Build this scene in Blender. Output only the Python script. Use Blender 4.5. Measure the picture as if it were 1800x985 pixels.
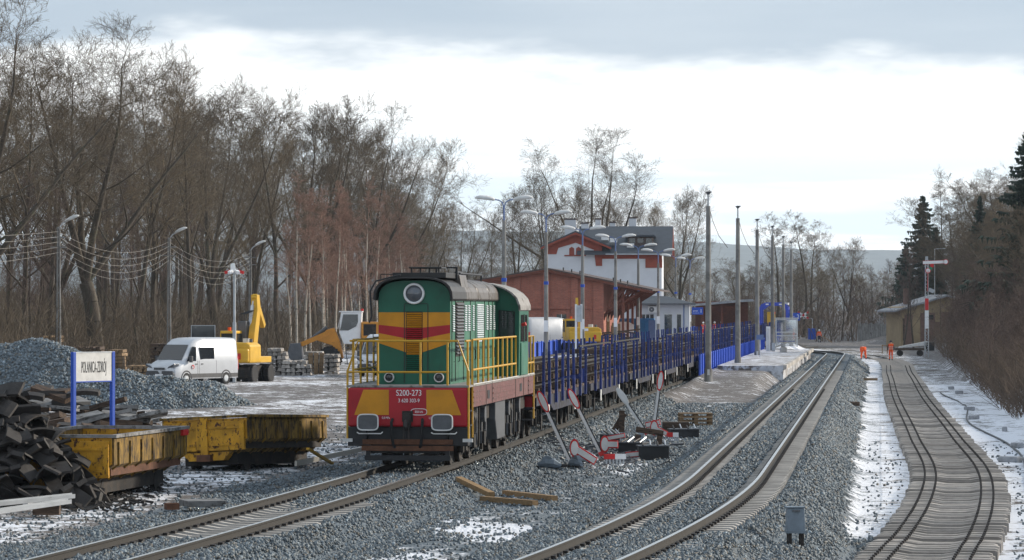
import bpy, bmesh, math, random
import numpy as np
from mathutils import Vector, Matrix, Euler

# ---------------------------------------------------------------- scene, camera, sky, sun
for o in list(bpy.data.objects): bpy.data.objects.remove(o)
sc = bpy.context.scene
C = sc.collection
R = math.radians
F, H, YH, A = 6500.0, 3.8, 542.0, 0.0993      # focal length in photo pixels, eye height, horizon row, track heading

cam_d = bpy.data.cameras.new('camera'); cam = bpy.data.objects.new('camera', cam_d); C.objects.link(cam)
cam.location = (0, 0, H); cam.rotation_euler = (R(90), 0, 0)
cam_d.sensor_width = 36; cam_d.lens = F / 1800 * 36; cam_d.shift_y = (YH - 492.5) / 1800
cam_d.clip_start = 1; cam_d.clip_end = 20000
sc.camera = cam
sc.view_settings.view_transform = 'Standard'; sc.view_settings.look = 'None'
sc.view_settings.exposure = 0.3; sc.view_settings.gamma = 1
try: sc.view_settings.use_curve_mapping = False
except Exception: pass

SUN_AZ, SUN_EL = R(64), R(21)                  # azimuth from +Y towards +X
w = bpy.data.worlds.new('World'); sc.world = w; w.use_nodes = True
nt = w.node_tree; nt.nodes.clear(); N = nt.nodes.new; L = nt.links.new
wo = N('ShaderNodeOutputWorld')
sky = N('ShaderNodeTexSky'); sky.sky_type = 'NISHITA'; sky.sun_disc = False
sky.sun_elevation = SUN_EL; sky.sun_rotation = SUN_AZ
bg = N('ShaderNodeBackground'); bg.inputs[1].default_value = 0.12; L(sky.outputs[0], bg.inputs[0])
tc = N('ShaderNodeTexCoord')
sep = N('ShaderNodeSeparateXYZ'); L(tc.outputs['Generated'], sep.inputs[0])
def mth(op, a, b=None, c=None, clamp=False):
    m = N('ShaderNodeMath'); m.operation = op; m.use_clamp = clamp
    for i, v in enumerate((a, b, c)):
        if v is None: continue
        if isinstance(v, (int, float)): m.inputs[i].default_value = v
        else: L(v, m.inputs[i])
    return m.outputs[0]
def noise(vec, scale, detail=4, rough=.55):
    n = N('ShaderNodeTexNoise'); n.inputs['Scale'].default_value = scale
    n.inputs['Detail'].default_value = detail; n.inputs['Roughness'].default_value = rough
    L(vec, n.inputs['Vector']); return n.outputs['Fac']
def mapping(vec, scl, loc=(0, 0, 0)):
    m = N('ShaderNodeMapping'); m.inputs['Scale'].default_value = scl; m.inputs['Location'].default_value = loc
    L(vec, m.inputs['Vector']); return m.outputs[0]
def smooth(v, a, b):
    m = N('ShaderNodeMapRange'); m.interpolation_type = 'SMOOTHSTEP'
    L(v, m.inputs[0]); m.inputs[1].default_value = a; m.inputs[2].default_value = b; return m.outputs[0]
def mixc(f, a, b):
    m = N('ShaderNodeMix'); m.data_type = 'RGBA'
    if isinstance(f, (int, float)): m.inputs[0].default_value = f
    else: L(f, m.inputs[0])
    for i, v in ((6, a), (7, b)):
        if isinstance(v, tuple): m.inputs[i].default_value = (*v, 1)
        else: L(v, m.inputs[i])
    return m.outputs[2]
el = sep.outputs[2]
G = tc.outputs['Generated']
n1 = noise(mapping(G, (16, 16, 60)), 1.0, 5, .55)
n2 = noise(mapping(G, (5, 5, 46), (3, 1, 2)), 1.0, 4, .5)
n3 = noise(mapping(G, (3.2, 3.2, 6), (7, 2, 4)), 1.0, 5, .6)
n4 = noise(mapping(G, (8, 8, 110), (1, 4, 9)), 1.0, 3, .5)
edge = mth('ADD', el, mth('MULTIPLY', mth('SUBTRACT', n1, .5), .030))
edge = mth('ADD', edge, mth('MULTIPLY', sep.outputs[0], .018))
deck = smooth(edge, .061, .073)
brk = mth('MULTIPLY', smooth(n3, .50, .72), smooth(el, .10, .3))         # breaks in the cloud deck higher up
deckf = mth('MULTIPLY', deck, mth('SUBTRACT', 1.0, mth('MULTIPLY', brk, .8)))
low = mixc(smooth(n4, .38, .58), (1.3, 1.3, 1.3), (.86, .98, 1.06))
low = mixc(smooth(el, .004, .055), mixc(smooth(n2, .38, .62), (.90, 1.02, 1.12), low), (1.22, 1.22, 1.21))
low = mixc(mth('MULTIPLY', smooth(n4, .42, .58), mth('SUBTRACT', 1.0, smooth(el, .03, .06))), low, (.90, 1.02, 1.10))
deckc = mixc(smooth(n2, .30, .68), (.40, .485, .585), (.53, .60, .68))
cl = mixc(deckf, low, deckc)
bg2 = N('ShaderNodeBackground'); L(cl, bg2.inputs[0]); bg2.inputs[1].default_value = 1.0
mxs = N('ShaderNodeMixShader'); mxs.inputs[0].default_value = .93
L(bg.outputs[0], mxs.inputs[1]); L(bg2.outputs[0], mxs.inputs[2]); L(mxs.outputs[0], wo.inputs[0])

sd = bpy.data.lights.new('sun', 'SUN'); sd.energy = 4.0; sd.angle = R(4); sd.color = (1, .90, .76)
sun = bpy.data.objects.new('sun', sd); C.objects.link(sun)
tosun = Vector((math.sin(SUN_AZ) * math.cos(SUN_EL), math.cos(SUN_AZ) * math.cos(SUN_EL), math.sin(SUN_EL)))
sun.rotation_euler = tosun.to_track_quat('Z', 'Y').to_euler(); sun.location = (40, 40, 60)

# ---------------------------------------------------------------- helpers
def W(u, v, z=0.0):
    """photo pixel + height of the surface it lies on -> world point"""
    s = (v - YH) / (H - z); return Vector(((u - 900) / s, F / s, z))
def WS(u, s, z=0.0):
    """photo column + scale in pixels per metre -> world point"""
    return Vector(((u - 900) / s, F / s, z))
def ZV(v, s): return H - (v - YH) / s

class MB:
    def __init__(s): s.v = []; s.f = []; s.m = []
    def add(s, vs, fs, mi=0):
        b = len(s.v); s.v += [tuple(p) for p in vs]; s.f += [tuple(i + b for i in f) for f in fs]; s.m += [mi] * len(fs); return s
    def box(s, x0, x1, y0, y1, z0, z1, mi=0):
        return s.add([(x0,y0,z0),(x1,y0,z0),(x1,y1,z0),(x0,y1,z0),(x0,y0,z1),(x1,y0,z1),(x1,y1,z1),(x0,y1,z1)],
                     [(0,3,2,1),(4,5,6,7),(0,1,5,4),(1,2,6,5),(2,3,7,6),(3,0,4,7)], mi)
    def obox(s, c, sz, eul=(0,0,0), mi=0):
        m = Euler(eul).to_matrix(); c = Vector(c); h = [q / 2 for q in sz]
        vs = [c + m @ Vector((x*h[0], y*h[1], z*h[2])) for z in (-1,1) for x, y in ((-1,-1),(1,-1),(1,1),(-1,1))]
        return s.add(vs, [(0,3,2,1),(4,5,6,7),(0,1,5,4),(1,2,6,5),(2,3,7,6),(3,0,4,7)], mi)
    def frame(s, d):
        d = Vector(d).normalized(); up = Vector((0,0,1)) if abs(d.z) < .95 else Vector((0,1,0))
        x = d.cross(up).normalized(); return x, x.cross(d).normalized()
    def beam(s, p, q, w_, h_=None, mi=0):
        p, q = Vector(p), Vector(q); h_ = h_ or w_; x, y = s.frame(q - p); x = x * w_/2; y = y * h_/2
        vs = [e + a*x + b*y for e in (p, q) for a, b in ((-1,-1),(1,-1),(1,1),(-1,1))]
        return s.add(vs, [(0,1,2,3),(7,6,5,4),(0,4,5,1),(1,5,6,2),(2,6,7,3),(3,7,4,0)], mi)
    def tube(s, pts, r, n=8, mi=0, cap=True):
        pts = [Vector(p) for p in pts]; rr = r if isinstance(r, (list, tuple)) else [r] * len(pts); b = len(s.v); px = None
        for i, p in enumerate(pts):
            d = pts[min(i+1, len(pts)-1)] - pts[max(i-1, 0)]
            x, y = s.frame(d)
            if px is not None:
                x = (px - d.normalized() * px.dot(d.normalized()))
                x = x.normalized() if x.length > 1e-6 else s.frame(d)[0]
                y = x.cross(d.normalized()).normalized()
            px = x
            for k in range(n):
                t = 2*math.pi*k/n; s.v.append(tuple(p + (x*math.cos(t) + y*math.sin(t)) * rr[i]))
        for i in range(len(pts)-1):
            for k in range(n):
                k2 = (k+1) % n; s.f.append((b+i*n+k, b+(i+1)*n+k, b+(i+1)*n+k2, b+i*n+k2)); s.m.append(mi)
        if cap:
            s.f.append(tuple(b+k for k in range(n))); s.m.append(mi)
            e = b + (len(pts)-1)*n; s.f.append(tuple(e+k for k in reversed(range(n)))); s.m.append(mi)
        return s
    def prism(s, poly, ax, a, b_, mi=0):
        """extrude a 2-D polygon along axis ax ('x': poly=(y,z), 'y': poly=(x,z), 'z': poly=(x,y))"""
        def pt(p, t): return {'x': (t, p[0], p[1]), 'y': (p[0], t, p[1]), 'z': (p[0], p[1], t)}[ax]
        n = len(poly); vs = [pt(p, a) for p in poly] + [pt(p, b_) for p in poly]
        fs = [tuple(range(n)), tuple(reversed(range(n, 2*n)))] + [(i, n+i, n+(i+1) % n, (i+1) % n) for i in range(n)]
        return s.add(vs, fs, mi)
    def loft(s, secs, mi=0, closed=True, cap=True):
        n = len(secs[0]); b = len(s.v)
        for q in secs: s.v += [tuple(p) for p in q]
        for i in range(len(secs)-1):
            for k in range(n if closed else n-1):
                k2 = (k+1) % n; s.f.append((b+i*n+k, b+i*n+k2, b+(i+1)*n+k2, b+(i+1)*n+k)); s.m.append(mi)
        if cap and closed:
            s.f.append(tuple(b+k for k in reversed(range(n)))); e = b+(len(secs)-1)*n
            s.f.append(tuple(e+k for k in range(n))); s.m += [mi, mi]
        return s
    def mesh(s, name, mats, smooth=False):
        me = bpy.data.meshes.new(name); me.from_pydata(s.v, [], s.f)
        if not isinstance(mats, (list, tuple)): mats = [mats]
        for m in mats: me.materials.append(m)
        if len(mats) > 1: me.polygons.foreach_set('material_index', s.m)
        bm = bmesh.new(); bm.from_mesh(me); bmesh.ops.recalc_face_normals(bm, faces=bm.faces); bm.to_mesh(me); bm.free()
        if smooth: me.polygons.foreach_set('use_smooth', [True]*len(me.polygons))
        me.update(); return me
    def build(s, name, mats, parent=None, smooth=False, bev=0, seg=2, loc=None, rot=None, sub=0):
        o = bpy.data.objects.new(name, s.mesh(name, mats, smooth)); C.objects.link(o)
        if parent: o.parent = parent
        if loc is not None: o.location = loc
        if rot is not None: o.rotation_euler = rot
        if sub:
            m = o.modifiers.new('s', 'SUBSURF'); m.levels = m.render_levels = sub
        if bev:
            m = o.modifiers.new('b', 'BEVEL'); m.width = bev; m.segments = seg; m.limit_method = 'ANGLE'; m.angle_limit = R(35)
        return o

def tag(o, label=None, cat=None, group=None, kind=None):
    if label: o['label'] = label
    if cat: o['category'] = cat
    if group: o['group'] = group
    if kind: o['kind'] = kind
    return o
def thing(name, label, cat, loc=(0,0,0), rz=0, group=None, rot=None):
    o = bpy.data.objects.new(name, None); C.objects.link(o); o.empty_display_size = .2
    o.location = loc; o.rotation_euler = rot if rot else (0, 0, rz); return tag(o, label, cat, group)
def inst(name, me, parent=None, loc=(0,0,0), rot=(0,0,0), scl=(1,1,1)):
    o = bpy.data.objects.new(name, me); C.objects.link(o); o.location = loc; o.rotation_euler = rot
    o.scale = scl if isinstance(scl, (tuple, list)) else (scl,)*3
    if parent: o.parent = parent
    return o
def clone(o, parent=None):
    c = o.copy(); C.objects.link(c); c.parent = parent
    for ch in list(o.children): clone(ch, c)
    return c
def text_mesh(txt, size, mat_, xs=1.0, ext=.002):
    cu = bpy.data.curves.new('lettering', 'FONT'); cu.body = txt; cu.size = size; cu.align_x = 'CENTER'; cu.align_y = 'CENTER'; cu.extrude = ext
    o = bpy.data.objects.new('tmp', cu); C.objects.link(o); dg = bpy.context.evaluated_depsgraph_get()
    me = bpy.data.meshes.new_from_object(o.evaluated_get(dg)); bpy.data.objects.remove(o); bpy.data.curves.remove(cu)
    co = np.empty(len(me.vertices)*3, 'f'); me.vertices.foreach_get('co', co); co = co.reshape(-1, 3); co[:, 0] *= xs
    me.vertices.foreach_set('co', co.ravel()); me.materials.clear(); me.materials.append(mat_); me.name = 'lettering'; return me
def lettering(txt, size, mat_, parent, loc, xs=1.0, rot=(R(90), 0, 0)):
    return inst('lettering', text_mesh(txt, size, mat_, xs), parent, loc, rot)

# ---------------------------------------------------------------- materials
def newmat(name):
    m = bpy.data.materials.new(name); m.use_nodes = True; t = m.node_tree; t.nodes.clear()
    return m, t
def mat(name, col, rough=.6, metal=0., var=.18, vs=3., bump=0., bs=30., dirt=None, ds=2.5, dt=(.5, .62), spec=.4, stretch=(1,1,1), rand=0.0, dd=8):
    global nt, N, L
    m, t = newmat(name); nt = t; N = t.nodes.new; L = t.links.new
    out = N('ShaderNodeOutputMaterial'); b = N('ShaderNodeBsdfPrincipled'); L(b.outputs[0], out.inputs[0])
    tc = N('ShaderNodeTexCoord'); oi = N('ShaderNodeObjectInfo')
    va = N('ShaderNodeVectorMath'); va.operation = 'ADD'
    cx = N('ShaderNodeCombineXYZ'); r100 = mth('MULTIPLY', oi.outputs['Random'], 57.0)
    for i in range(3): L(r100, cx.inputs[i])
    L(mapping(tc.outputs['Object'], stretch), va.inputs[0]); L(cx.outputs[0], va.inputs[1]); vec = va.outputs[0]
    n = noise(vec, vs, 5, .6)
    lo = tuple(max(0, c*(1-var)) for c in col); hi = tuple(min(1, c*(1+var)) for c in col)
    c = mixc(smooth(n, .25, .75), lo, hi)
    if rand:
        hsv = N('ShaderNodeHueSaturation'); L(c, hsv.inputs['Color'])
        L(mth('ADD', 1 - rand/2, mth('MULTIPLY', oi.outputs['Random'], rand)), hsv.inputs['Value']); c = hsv.outputs[0]
    rv = None
    if dirt:
        dn = noise(vec, ds, dd, .68); df = smooth(dn, dt[0], dt[1]); c = mixc(df, c, dirt); rv = mth('ADD', rough, mth('MULTIPLY', df, .85-rough))
    L(c, b.inputs['Base Color'])
    if rv is not None: L(rv, b.inputs['Roughness'])
    else: L(mth('ADD', rough, mth('MULTIPLY', mth('SUBTRACT', n, .5), .25), clamp=True), b.inputs['Roughness'])
    b.inputs['Metallic'].default_value = metal; b.inputs['Specular IOR Level'].default_value = spec
    if bump:
        bp = N('ShaderNodeBump'); bp.inputs['Strength'].default_value = bump; bp.inputs['Distance'].default_value = .02
        L(noise(vec, bs, 6, .6), bp.inputs['Height']); L(bp.outputs[0], b.inputs['Normal'])
    return m
def brickmat(name, c1, c2, mortar, bw=.26, bh=.075):
    global nt, N, L
    m, t = newmat(name); nt = t; N = t.nodes.new; L = t.links.new
    out = N('ShaderNodeOutputMaterial'); b = N('ShaderNodeBsdfPrincipled'); L(b.outputs[0], out.inputs[0])
    tc = N('ShaderNodeTexCoord'); sp = N('ShaderNodeSeparateXYZ'); L(tc.outputs['Object'], sp.inputs[0])
    cx = N('ShaderNodeCombineXYZ'); L(mth('ADD', sp.outputs[0], sp.outputs[1]), cx.inputs[0]); L(sp.outputs[2], cx.inputs[1])
    br = N('ShaderNodeTexBrick'); L(cx.outputs[0], br.inputs['Vector']); br.inputs['Scale'].default_value = 1
    br.inputs['Brick Width'].default_value = bw; br.inputs['Row Height'].default_value = bh; br.inputs['Mortar Size'].default_value = .012
    br.inputs['Color1'].default_value = (*c1, 1); br.inputs['Color2'].default_value = (*c2, 1); br.inputs['Mortar'].default_value = (*mortar, 1)
    n = noise(tc.outputs['Object'], 1.3, 6, .65); hs = N('ShaderNodeHueSaturation'); L(br.outputs[0], hs.inputs['Color'])
    L(mth('ADD', .65, mth('MULTIPLY', n, .7)), hs.inputs['Value']); L(hs.outputs[0], b.inputs['Base Color']); b.inputs['Roughness'].default_value = .85
    bp = N('ShaderNodeBump'); bp.inputs['Strength'].default_value = .4; bp.inputs['Distance'].default_value = .02; bp.invert = True
    L(br.outputs['Fac'], bp.inputs['Height']); L(bp.outputs[0], b.inputs['Normal'])
    return m
def stonemat(name):
    """loose stones, one colour per stone from the mesh attribute 'tint'"""
    global nt, N, L
    m, t = newmat(name); nt = t; N = t.nodes.new; L = t.links.new
    out = N('ShaderNodeOutputMaterial'); b = N('ShaderNodeBsdfPrincipled'); L(b.outputs[0], out.inputs[0])
    at = N('ShaderNodeAttribute'); at.attribute_name = 'tint'; tc = N('ShaderNodeTexCoord')
    hs = N('ShaderNodeHueSaturation'); L(at.outputs['Color'], hs.inputs['Color'])
    L(mth('ADD', .75, mth('MULTIPLY', noise(tc.outputs['Object'], 25, 3), .5)), hs.inputs['Value'])
    L(hs.outputs[0], b.inputs['Base Color']); b.inputs['Roughness'].default_value = .62; b.inputs['Specular IOR Level'].default_value = .45
    return m
def glassmat(name, tint=(.8, .85, .88), mixf=.35):
    global nt, N, L
    m, t = newmat(name); nt = t; N = t.nodes.new; L = t.links.new
    out = N('ShaderNodeOutputMaterial'); a = N('ShaderNodeBsdfTransparent'); a.inputs[0].default_value = (*tint, 1)
    g = N('ShaderNodeBsdfGlossy'); g.inputs['Roughness'].default_value = .04
    x = N('ShaderNodeMixShader'); x.inputs[0].default_value = mixf; L(a.outputs[0], x.inputs[1]); L(g.outputs[0], x.inputs[2]); L(x.outputs[0], out.inputs[0])
    return m

K = {}
K['rail'] = mat('rail_steel', (.026, .023, .020), .75, .0, .3, 6, .15, 60)
K['railtop'] = mat('rail_top', (.62, .61, .58), .30, .9, .1, 8)
K['railtop_dull'] = mat('rail_top_dull', (.45, .43, .39), .4, .8, .15, 8)
K['concrete'] = mat('concrete', (.40, .375, .345), .85, 0, .18, 2.5, .25, 40, rand=.35)
K['concrete_new'] = mat('concrete_new', (.31, .285, .26), .8, 0, .2, 3, .2, 40, rand=.9)
K['concrete_post'] = mat('concrete_post', (.22, .215, .205), .85, 0, .2, 1.2, .2, 30, dirt=(.14, .135, .13), ds=1.0)
K['iron'] = mat('iron_dark', (.035, .03, .028), .6, .3, .3, 8)
K['rust'] = mat('rust', (.13, .06, .035), .85, .1, .35, 5, .3, 40)
K['black'] = mat('black_paint', (.018, .019, .022), .5, 0, .3, 4)
K['under'] = mat('underframe', (.022, .020, .019), .75, .1, .4, 4, .2, 40, dirt=(.055, .045, .038), ds=3)
K['rubber'] = mat('rubber', (.018, .018, .019), .8, 0, .25, 6)
K['green'] = mat('loco_green', (.006, .105, .062), .42, 0, .14, 1.5, .05, 8, dirt=(.03, .07, .05), ds=2.2, dt=(.58, .8))
K['greenside'] = mat('loco_green_pale', (.03, .15, .095), .5, 0, .2, 1.5, .06, 8, dirt=(.10, .15, .12), ds=3, dt=(.5, .8))  # paler, greyer green for both hoods and the cab side panels
K['yellow'] = mat('loco_yellow', (.56, .24, .006), .48, 0, .12, 2, dirt=(.30, .14, .02), ds=4, dt=(.62, .8))
K['red'] = mat('loco_red', (.37, .009, .018), .48, 0, .12, 2, dirt=(.10, .02, .02), ds=5, dt=(.6, .78))
K['skirt'] = mat('skirt_red', (.15, .052, .048), .5, 0, .2, 2.5, .05, 10, dirt=(.11, .075, .07), ds=4, dt=(.45, .7))
K['roofgrey'] = mat('loco_roof', (.12, .105, .095), .42, .2, .2, 2, dirt=(.045, .04, .036), ds=1.5)
K['roofdark'] = mat('loco_roof_dark', (.026, .025, .025), .5, .1, .3, 3)
K['deck'] = mat('deck_grey', (.28, .27, .26), .7, .1, .2, 3, dirt=(.12, .11, .1), ds=3)
K['handrail'] = mat('handrail_yellow', (.52, .29, .02), .5, 0, .15, 4, dirt=(.2, .12, .03), ds=8, dt=(.6, .75))
K['white'] = mat('white_paint', (.78, .79, .80), .4, 0, .05, 3)
K['offwhite'] = mat('offwhite', (.62, .62, .61), .55, 0, .12, 3, dirt=(.3, .28, .25), ds=5, dt=(.6, .8))
K['vanwhite'] = mat('van_white', (.56, .575, .60), .25, .25, .04, 2, spec=.6, dirt=(.42, .40, .37), ds=1.4, dt=(.6, .85))
K['plastic'] = mat('grey_plastic', (.07, .07, .075), .6, 0, .2, 5)
K['glass'] = mat('dark_glass', (.02, .024, .028), .06, 0, .1, 2, spec=.8)
K['lens'] = mat('lamp_glass', (.10, .11, .13), .08, .2, .3, 3, spec=.9)
K['pane'] = glassmat('pane')
K['skip'] = mat('skip_yellow', (.50, .25, .012), .6, 0, .35, 2.2, .15, 20, dirt=(.075, .034, .018), ds=6, dt=(.525, .60), stretch=(1.4, 1.4, .8), dd=10)
K['skip_rib'] = mat('skip_side', (.24, .14, .02), .7, 0, .45, 2, .2, 20, dirt=(.035, .024, .016), ds=5, dt=(.43, .62), stretch=(1.6, 1.6, .6), dd=10)
K['excav'] = mat('machine_yellow', (.62, .36, .025), .42, 0, .1, 2, dirt=(.35, .22, .06), ds=4, dt=(.6, .8))
K['orange'] = mat('machine_orange', (.58, .24, .03), .5, 0, .15, 2, dirt=(.22, .12, .05), ds=4, dt=(.56, .75))
K['machgrey'] = mat('machine_grey', (.10, .105, .115), .5, .2, .2, 4)
K['steel'] = mat('bright_steel', (.55, .56, .58), .3, .9, .15, 5)
K['galv'] = mat('galvanised', (.42, .45, .48), .45, .6, .15, 4)
K['blue'] = mat('sign_blue', (.012, .07, .42), .45, 0, .1, 2)
K['fenceblue'] = mat('fence_blue', (.012, .085, .55), .5, 0, .12, 2)
K['wagonblue'] = mat('wagon_blue', (.014, .031, .165), .55, 0, .25, 3, dirt=(.03, .03, .05), ds=5, dt=(.5, .72), rand=.5)
K['wagonunder'] = mat('wagon_underframe', (.012, .016, .045), .6, 0, .35, 3, .1, 20, dirt=(.022, .02, .02), ds=4, dt=(.4, .62))
K['portalblue'] = mat('portal_blue', (.02, .05, .38), .45, 0, .15, 2)
K['lampblue'] = mat('lamp_arm_blue', (.12, .18, .36), .5, .2, .1, 4)
K['wood'] = mat('old_wood', (.24, .16, .09), .85, 0, .35, 2.5, .4, 20, stretch=(1, 6, 6), rand=.4)
K['woodnew'] = mat('new_wood', (.24, .15, .07), .8, 0, .25, 2.5, .3, 20, stretch=(1, 6, 6), rand=.3)
K['wooddark'] = mat('dark_wood', (.085, .055, .038), .85, 0, .4, 2.5, .4, 20, stretch=(1, 6, 6), rand=.6, dirt=(.03, .022, .018), ds=3)
K['woodred'] = mat('red_brown_wood', (.16, .05, .03), .7, 0, .3, 2.5, stretch=(1, 1, 5))
K['scrap'] = mat('scrap_rubber', (.030, .026, .024), .72, 0, .4, 4, .4, 18, dirt=(.055, .046, .04), ds=3, dt=(.52, .7), rand=.9)
K['scraplight'] = mat('scrap_grey', (.20, .195, .19), .6, 0, .35, 4, .3, 20, rand=.6, dirt=(.05, .045, .04), ds=3, dt=(.5, .65))
K['brick'] = brickmat('brick_red', (.47, .13, .075), (.33, .09, .055), (.30, .19, .155))
K['brickhouse'] = brickmat('brick_brown', (.20, .10, .07), (.15, .075, .055), (.17, .13, .11))
K['plaster'] = mat('white_plaster', (.66, .68, .72), .9, 0, .06, .8, .1, 15)
K['plasterblue'] = mat('annex_plaster', (.55, .57, .60), .9, 0, .08, .8, .1, 15)
K['plasteryel'] = mat('ochre_plaster', (.33, .25, .15), .9, 0, .15, .8, .1, 15)
K['trimred'] = mat('red_trim', (.30, .07, .045), .8, 0, .15, 2)
K['slate'] = mat('slate_roof', (.065, .075, .09), .6, 0, .2, 2.0, .3, 12, stretch=(1, 1, 3))
K['roofbrown'] = mat('bitumen_roof', (.09, .065, .06), .75, 0, .25, 2)
K['roofsnow'] = mat('pale_roof', (.27, .28, .30), .7, 0, .3, 2)
K['orangevest'] = mat('orange_cloth', (.85, .10, .012), .8, 0, .15, 10)
K['redvest'] = mat('red_cloth', (.75, .05, .02), .8, 0, .15, 10)
K['skin'] = mat('skin', (.48, .28, .2), .6, 0, .1, 8)
K['navy'] = mat('navy_cloth', (.02, .022, .045), .85, 0, .2, 8)
K['reflect'] = mat('reflective_tape', (.65, .66, .62), .4, .2, .1, 8)
K['sred'] = mat('signal_red', (.55, .02, .02), .5, 0, .1, 4, dirt=(.3, .05, .04), ds=6, dt=(.6, .8))
K['sgreen'] = mat('signal_green', (.01, .25, .12), .3, 0, .1, 4)
K['bark'] = mat('bark', (.075, .060, .046), .9, 0, .35, 3, .5, 12, stretch=(3, 3, .6), dirt=(.075, .085, .045), ds=1.2, dt=(.5, .75))
K['twig'] = mat('twig_brown', (.155, .115, .070), .85, 0, .3, 1.2, rand=.5)
K['twigdark'] = mat('twig_dark', (.11, .084, .056), .85, 0, .3, 1.2, rand=.4)
K['twigred'] = mat('twig_reddish', (.25, .15, .112), .85, 0, .3, 1.2, rand=.35)
K['twigpurple'] = mat('twig_purple', (.105, .074, .062), .85, 0, .3, 1.2, rand=.4)
K['birch'] = mat('birch_bark', (.50, .45, .38), .8, 0, .15, 3, dirt=(.05, .045, .04), ds=2.5, dt=(.56, .62), stretch=(1, 1, 3))
K['needle'] = mat('spruce_needles', (.032, .052, .034), .75, 0, .4, 2, rand=.3)
K['larch'] = mat('larch_twigs', (.11, .08, .05), .85, 0, .3, 2)
K['brush'] = mat('dry_brush', (.12, .09, .06), .9, 0, .45, .35)
K['brushbank'] = mat('bank_brush', (.13, .092, .066), .9, 0, .45, .25)
K['stone'] = stonemat('ballast_stone')
K['tarp'] = mat('blue_tarp', (.03, .17, .40), .55, 0, .2, 2)
K['galv2'] = mat('van_silver', (.45, .47, .50), .35, .2, .06, 2)
K['lampgrey'] = mat('signal_grey', (.17, .21, .25), .55, .1, .2, 4)
K['stoneblock'] = mat('grey_block', (.30, .31, .33), .85, 0, .25, 5, .3, 20)

# ---------------------------------------------------------------- track centre lines, terrain
def herm(xs, ys):
    xs = np.array(xs, float); ys = np.array(ys, float); m = np.gradient(ys, xs)
    def f(t):
        t = np.asarray(t, float); i = np.clip(np.searchsorted(xs, t) - 1, 0, len(xs)-2); h = xs[i+1]-xs[i]
        u = (t - xs[i]) / h; uc = np.clip(u, 0, 1)
        y = (2*uc**3-3*uc**2+1)*ys[i] + (uc**3-2*uc**2+uc)*h*m[i] + (-2*uc**3+3*uc**2)*ys[i+1] + (uc**3-uc**2)*h*m[i+1]
        y = y + np.where(u > 1, (t-xs[-1])*m[-1], 0) + np.where(u < 0, (t-xs[0])*m[0], 0)
        return y
    return f
def t1(y): y = np.asarray(y, float); return -11.2 + .0994*y - .000545*np.maximum(0, 97.5-y)**2
def t2(y):
    y = np.asarray(y, float)
    return -3.4 + .09854*y - .00145*np.maximum(0, 85.4-y)**2 - .0042*np.maximum(0, np.minimum(y, 370)-308)**2 - .52*np.maximum(0, y-370)
t3 = herm([30, 46.4, 55.7, 61.3, 69, 75.6, 88.2, 100.8, 134, 193, 260, 334, 380, 430, 600], [2.2, 4.4, 5.65, 6.5, 7.64, 8.71, 10.55, 12.16, 15.34, 20.8, 27.3, 34.0, 35.6, 34, 20])
def sst(x, a, b): t = np.clip((x-a)/(b-a), 0, 1); return t*t*(3-2*t)
def vnoise(x, y, seed=0):
    xi = np.floor(x).astype(np.int64); yi = np.floor(y).astype(np.int64); fx = x-xi; fy = y-yi
    def h(a, b):
        n = (a*374761393 + b*668265263 + seed*974711) & 0x7fffffff; n = ((n ^ (n >> 13)) * 1274126177) & 0x7fffffff
        return ((n ^ (n >> 16)) & 0xffff) / 65535.0
    fx = fx*fx*(3-2*fx); fy = fy*fy*(3-2*fy)
    return (h(xi, yi)*(1-fx)+h(xi+1, yi)*fx)*(1-fy) + (h(xi, yi+1)*(1-fx)+h(xi+1, yi+1)*fx)*fy
def gz(X, Y, fine=True):
    X = np.asarray(X, float); Y = np.asarray(Y, float)
    o1 = X-t1(Y); o2 = X-t2(Y); o3 = X-t3(Y); x0 = X-A*Y
    far = sst(Y, 330, 420)
    z = np.where(o1 < 0, -.55 + .25*sst(Y, 110, 190), -.5)
    nr_ = 1-sst(Y, 72, 80); z = np.where(o2 > 0, -.5 - .62*sst(o2, 1.7+.7*nr_, 2.8+.5*nr_)*(1-.6*far), z)
    z = np.maximum(z, -.165 - np.maximum(0, np.abs(o1)-1.55)*.5)
    z = np.maximum(z, -.185 - np.maximum(0, np.abs(o2)-1.62)*.75)
    z = z - .11*(np.abs(o2) < 1.40)*(np.abs(o2) > .40)*sst(Y, 64, 69)*(1-sst(Y, 240, 300)) - .10*(np.abs(o1) < 1.35)*sst(Y, 63, 65)*(1-sst(Y, 74, 77))
    o3 = np.where(Y > 250, x0-1.2, o3); bank = np.clip(.72*(o3-4.3), 0, None); bank = np.minimum(bank, 3.2 + .12*np.maximum(0, o3-9)); bank = np.minimum(bank, 9)
    z = z + np.where(o2 > 0, bank, 0)
    z = z + np.clip(.10*(-57-x0), 0, 9)
    mound = sst(x0, -10.2, -9.2)*(1-sst(x0, -6.6, -5.4))*sst(Y, 168, 205)*(1-sst(Y, 300, 315))
    z = z + mound*.72
    z = z + (vnoise(X*.35, Y*.2, 1)-.5)*.14*sst(np.minimum(np.abs(o1), np.abs(o2)), 1.8, 3.5)*np.where(np.abs(o3) < 2.6, 0.1, 1)
    z = z + .34*np.exp(-((X-31.5)/1.9)**2 - ((Y-331.6)/14)**2)
    if fine: z = z + (vnoise(X*1.7, Y*1.1, 2)-.5)*.05
    return z
def gp(x, y): return float(gz(x, y, False))

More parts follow.
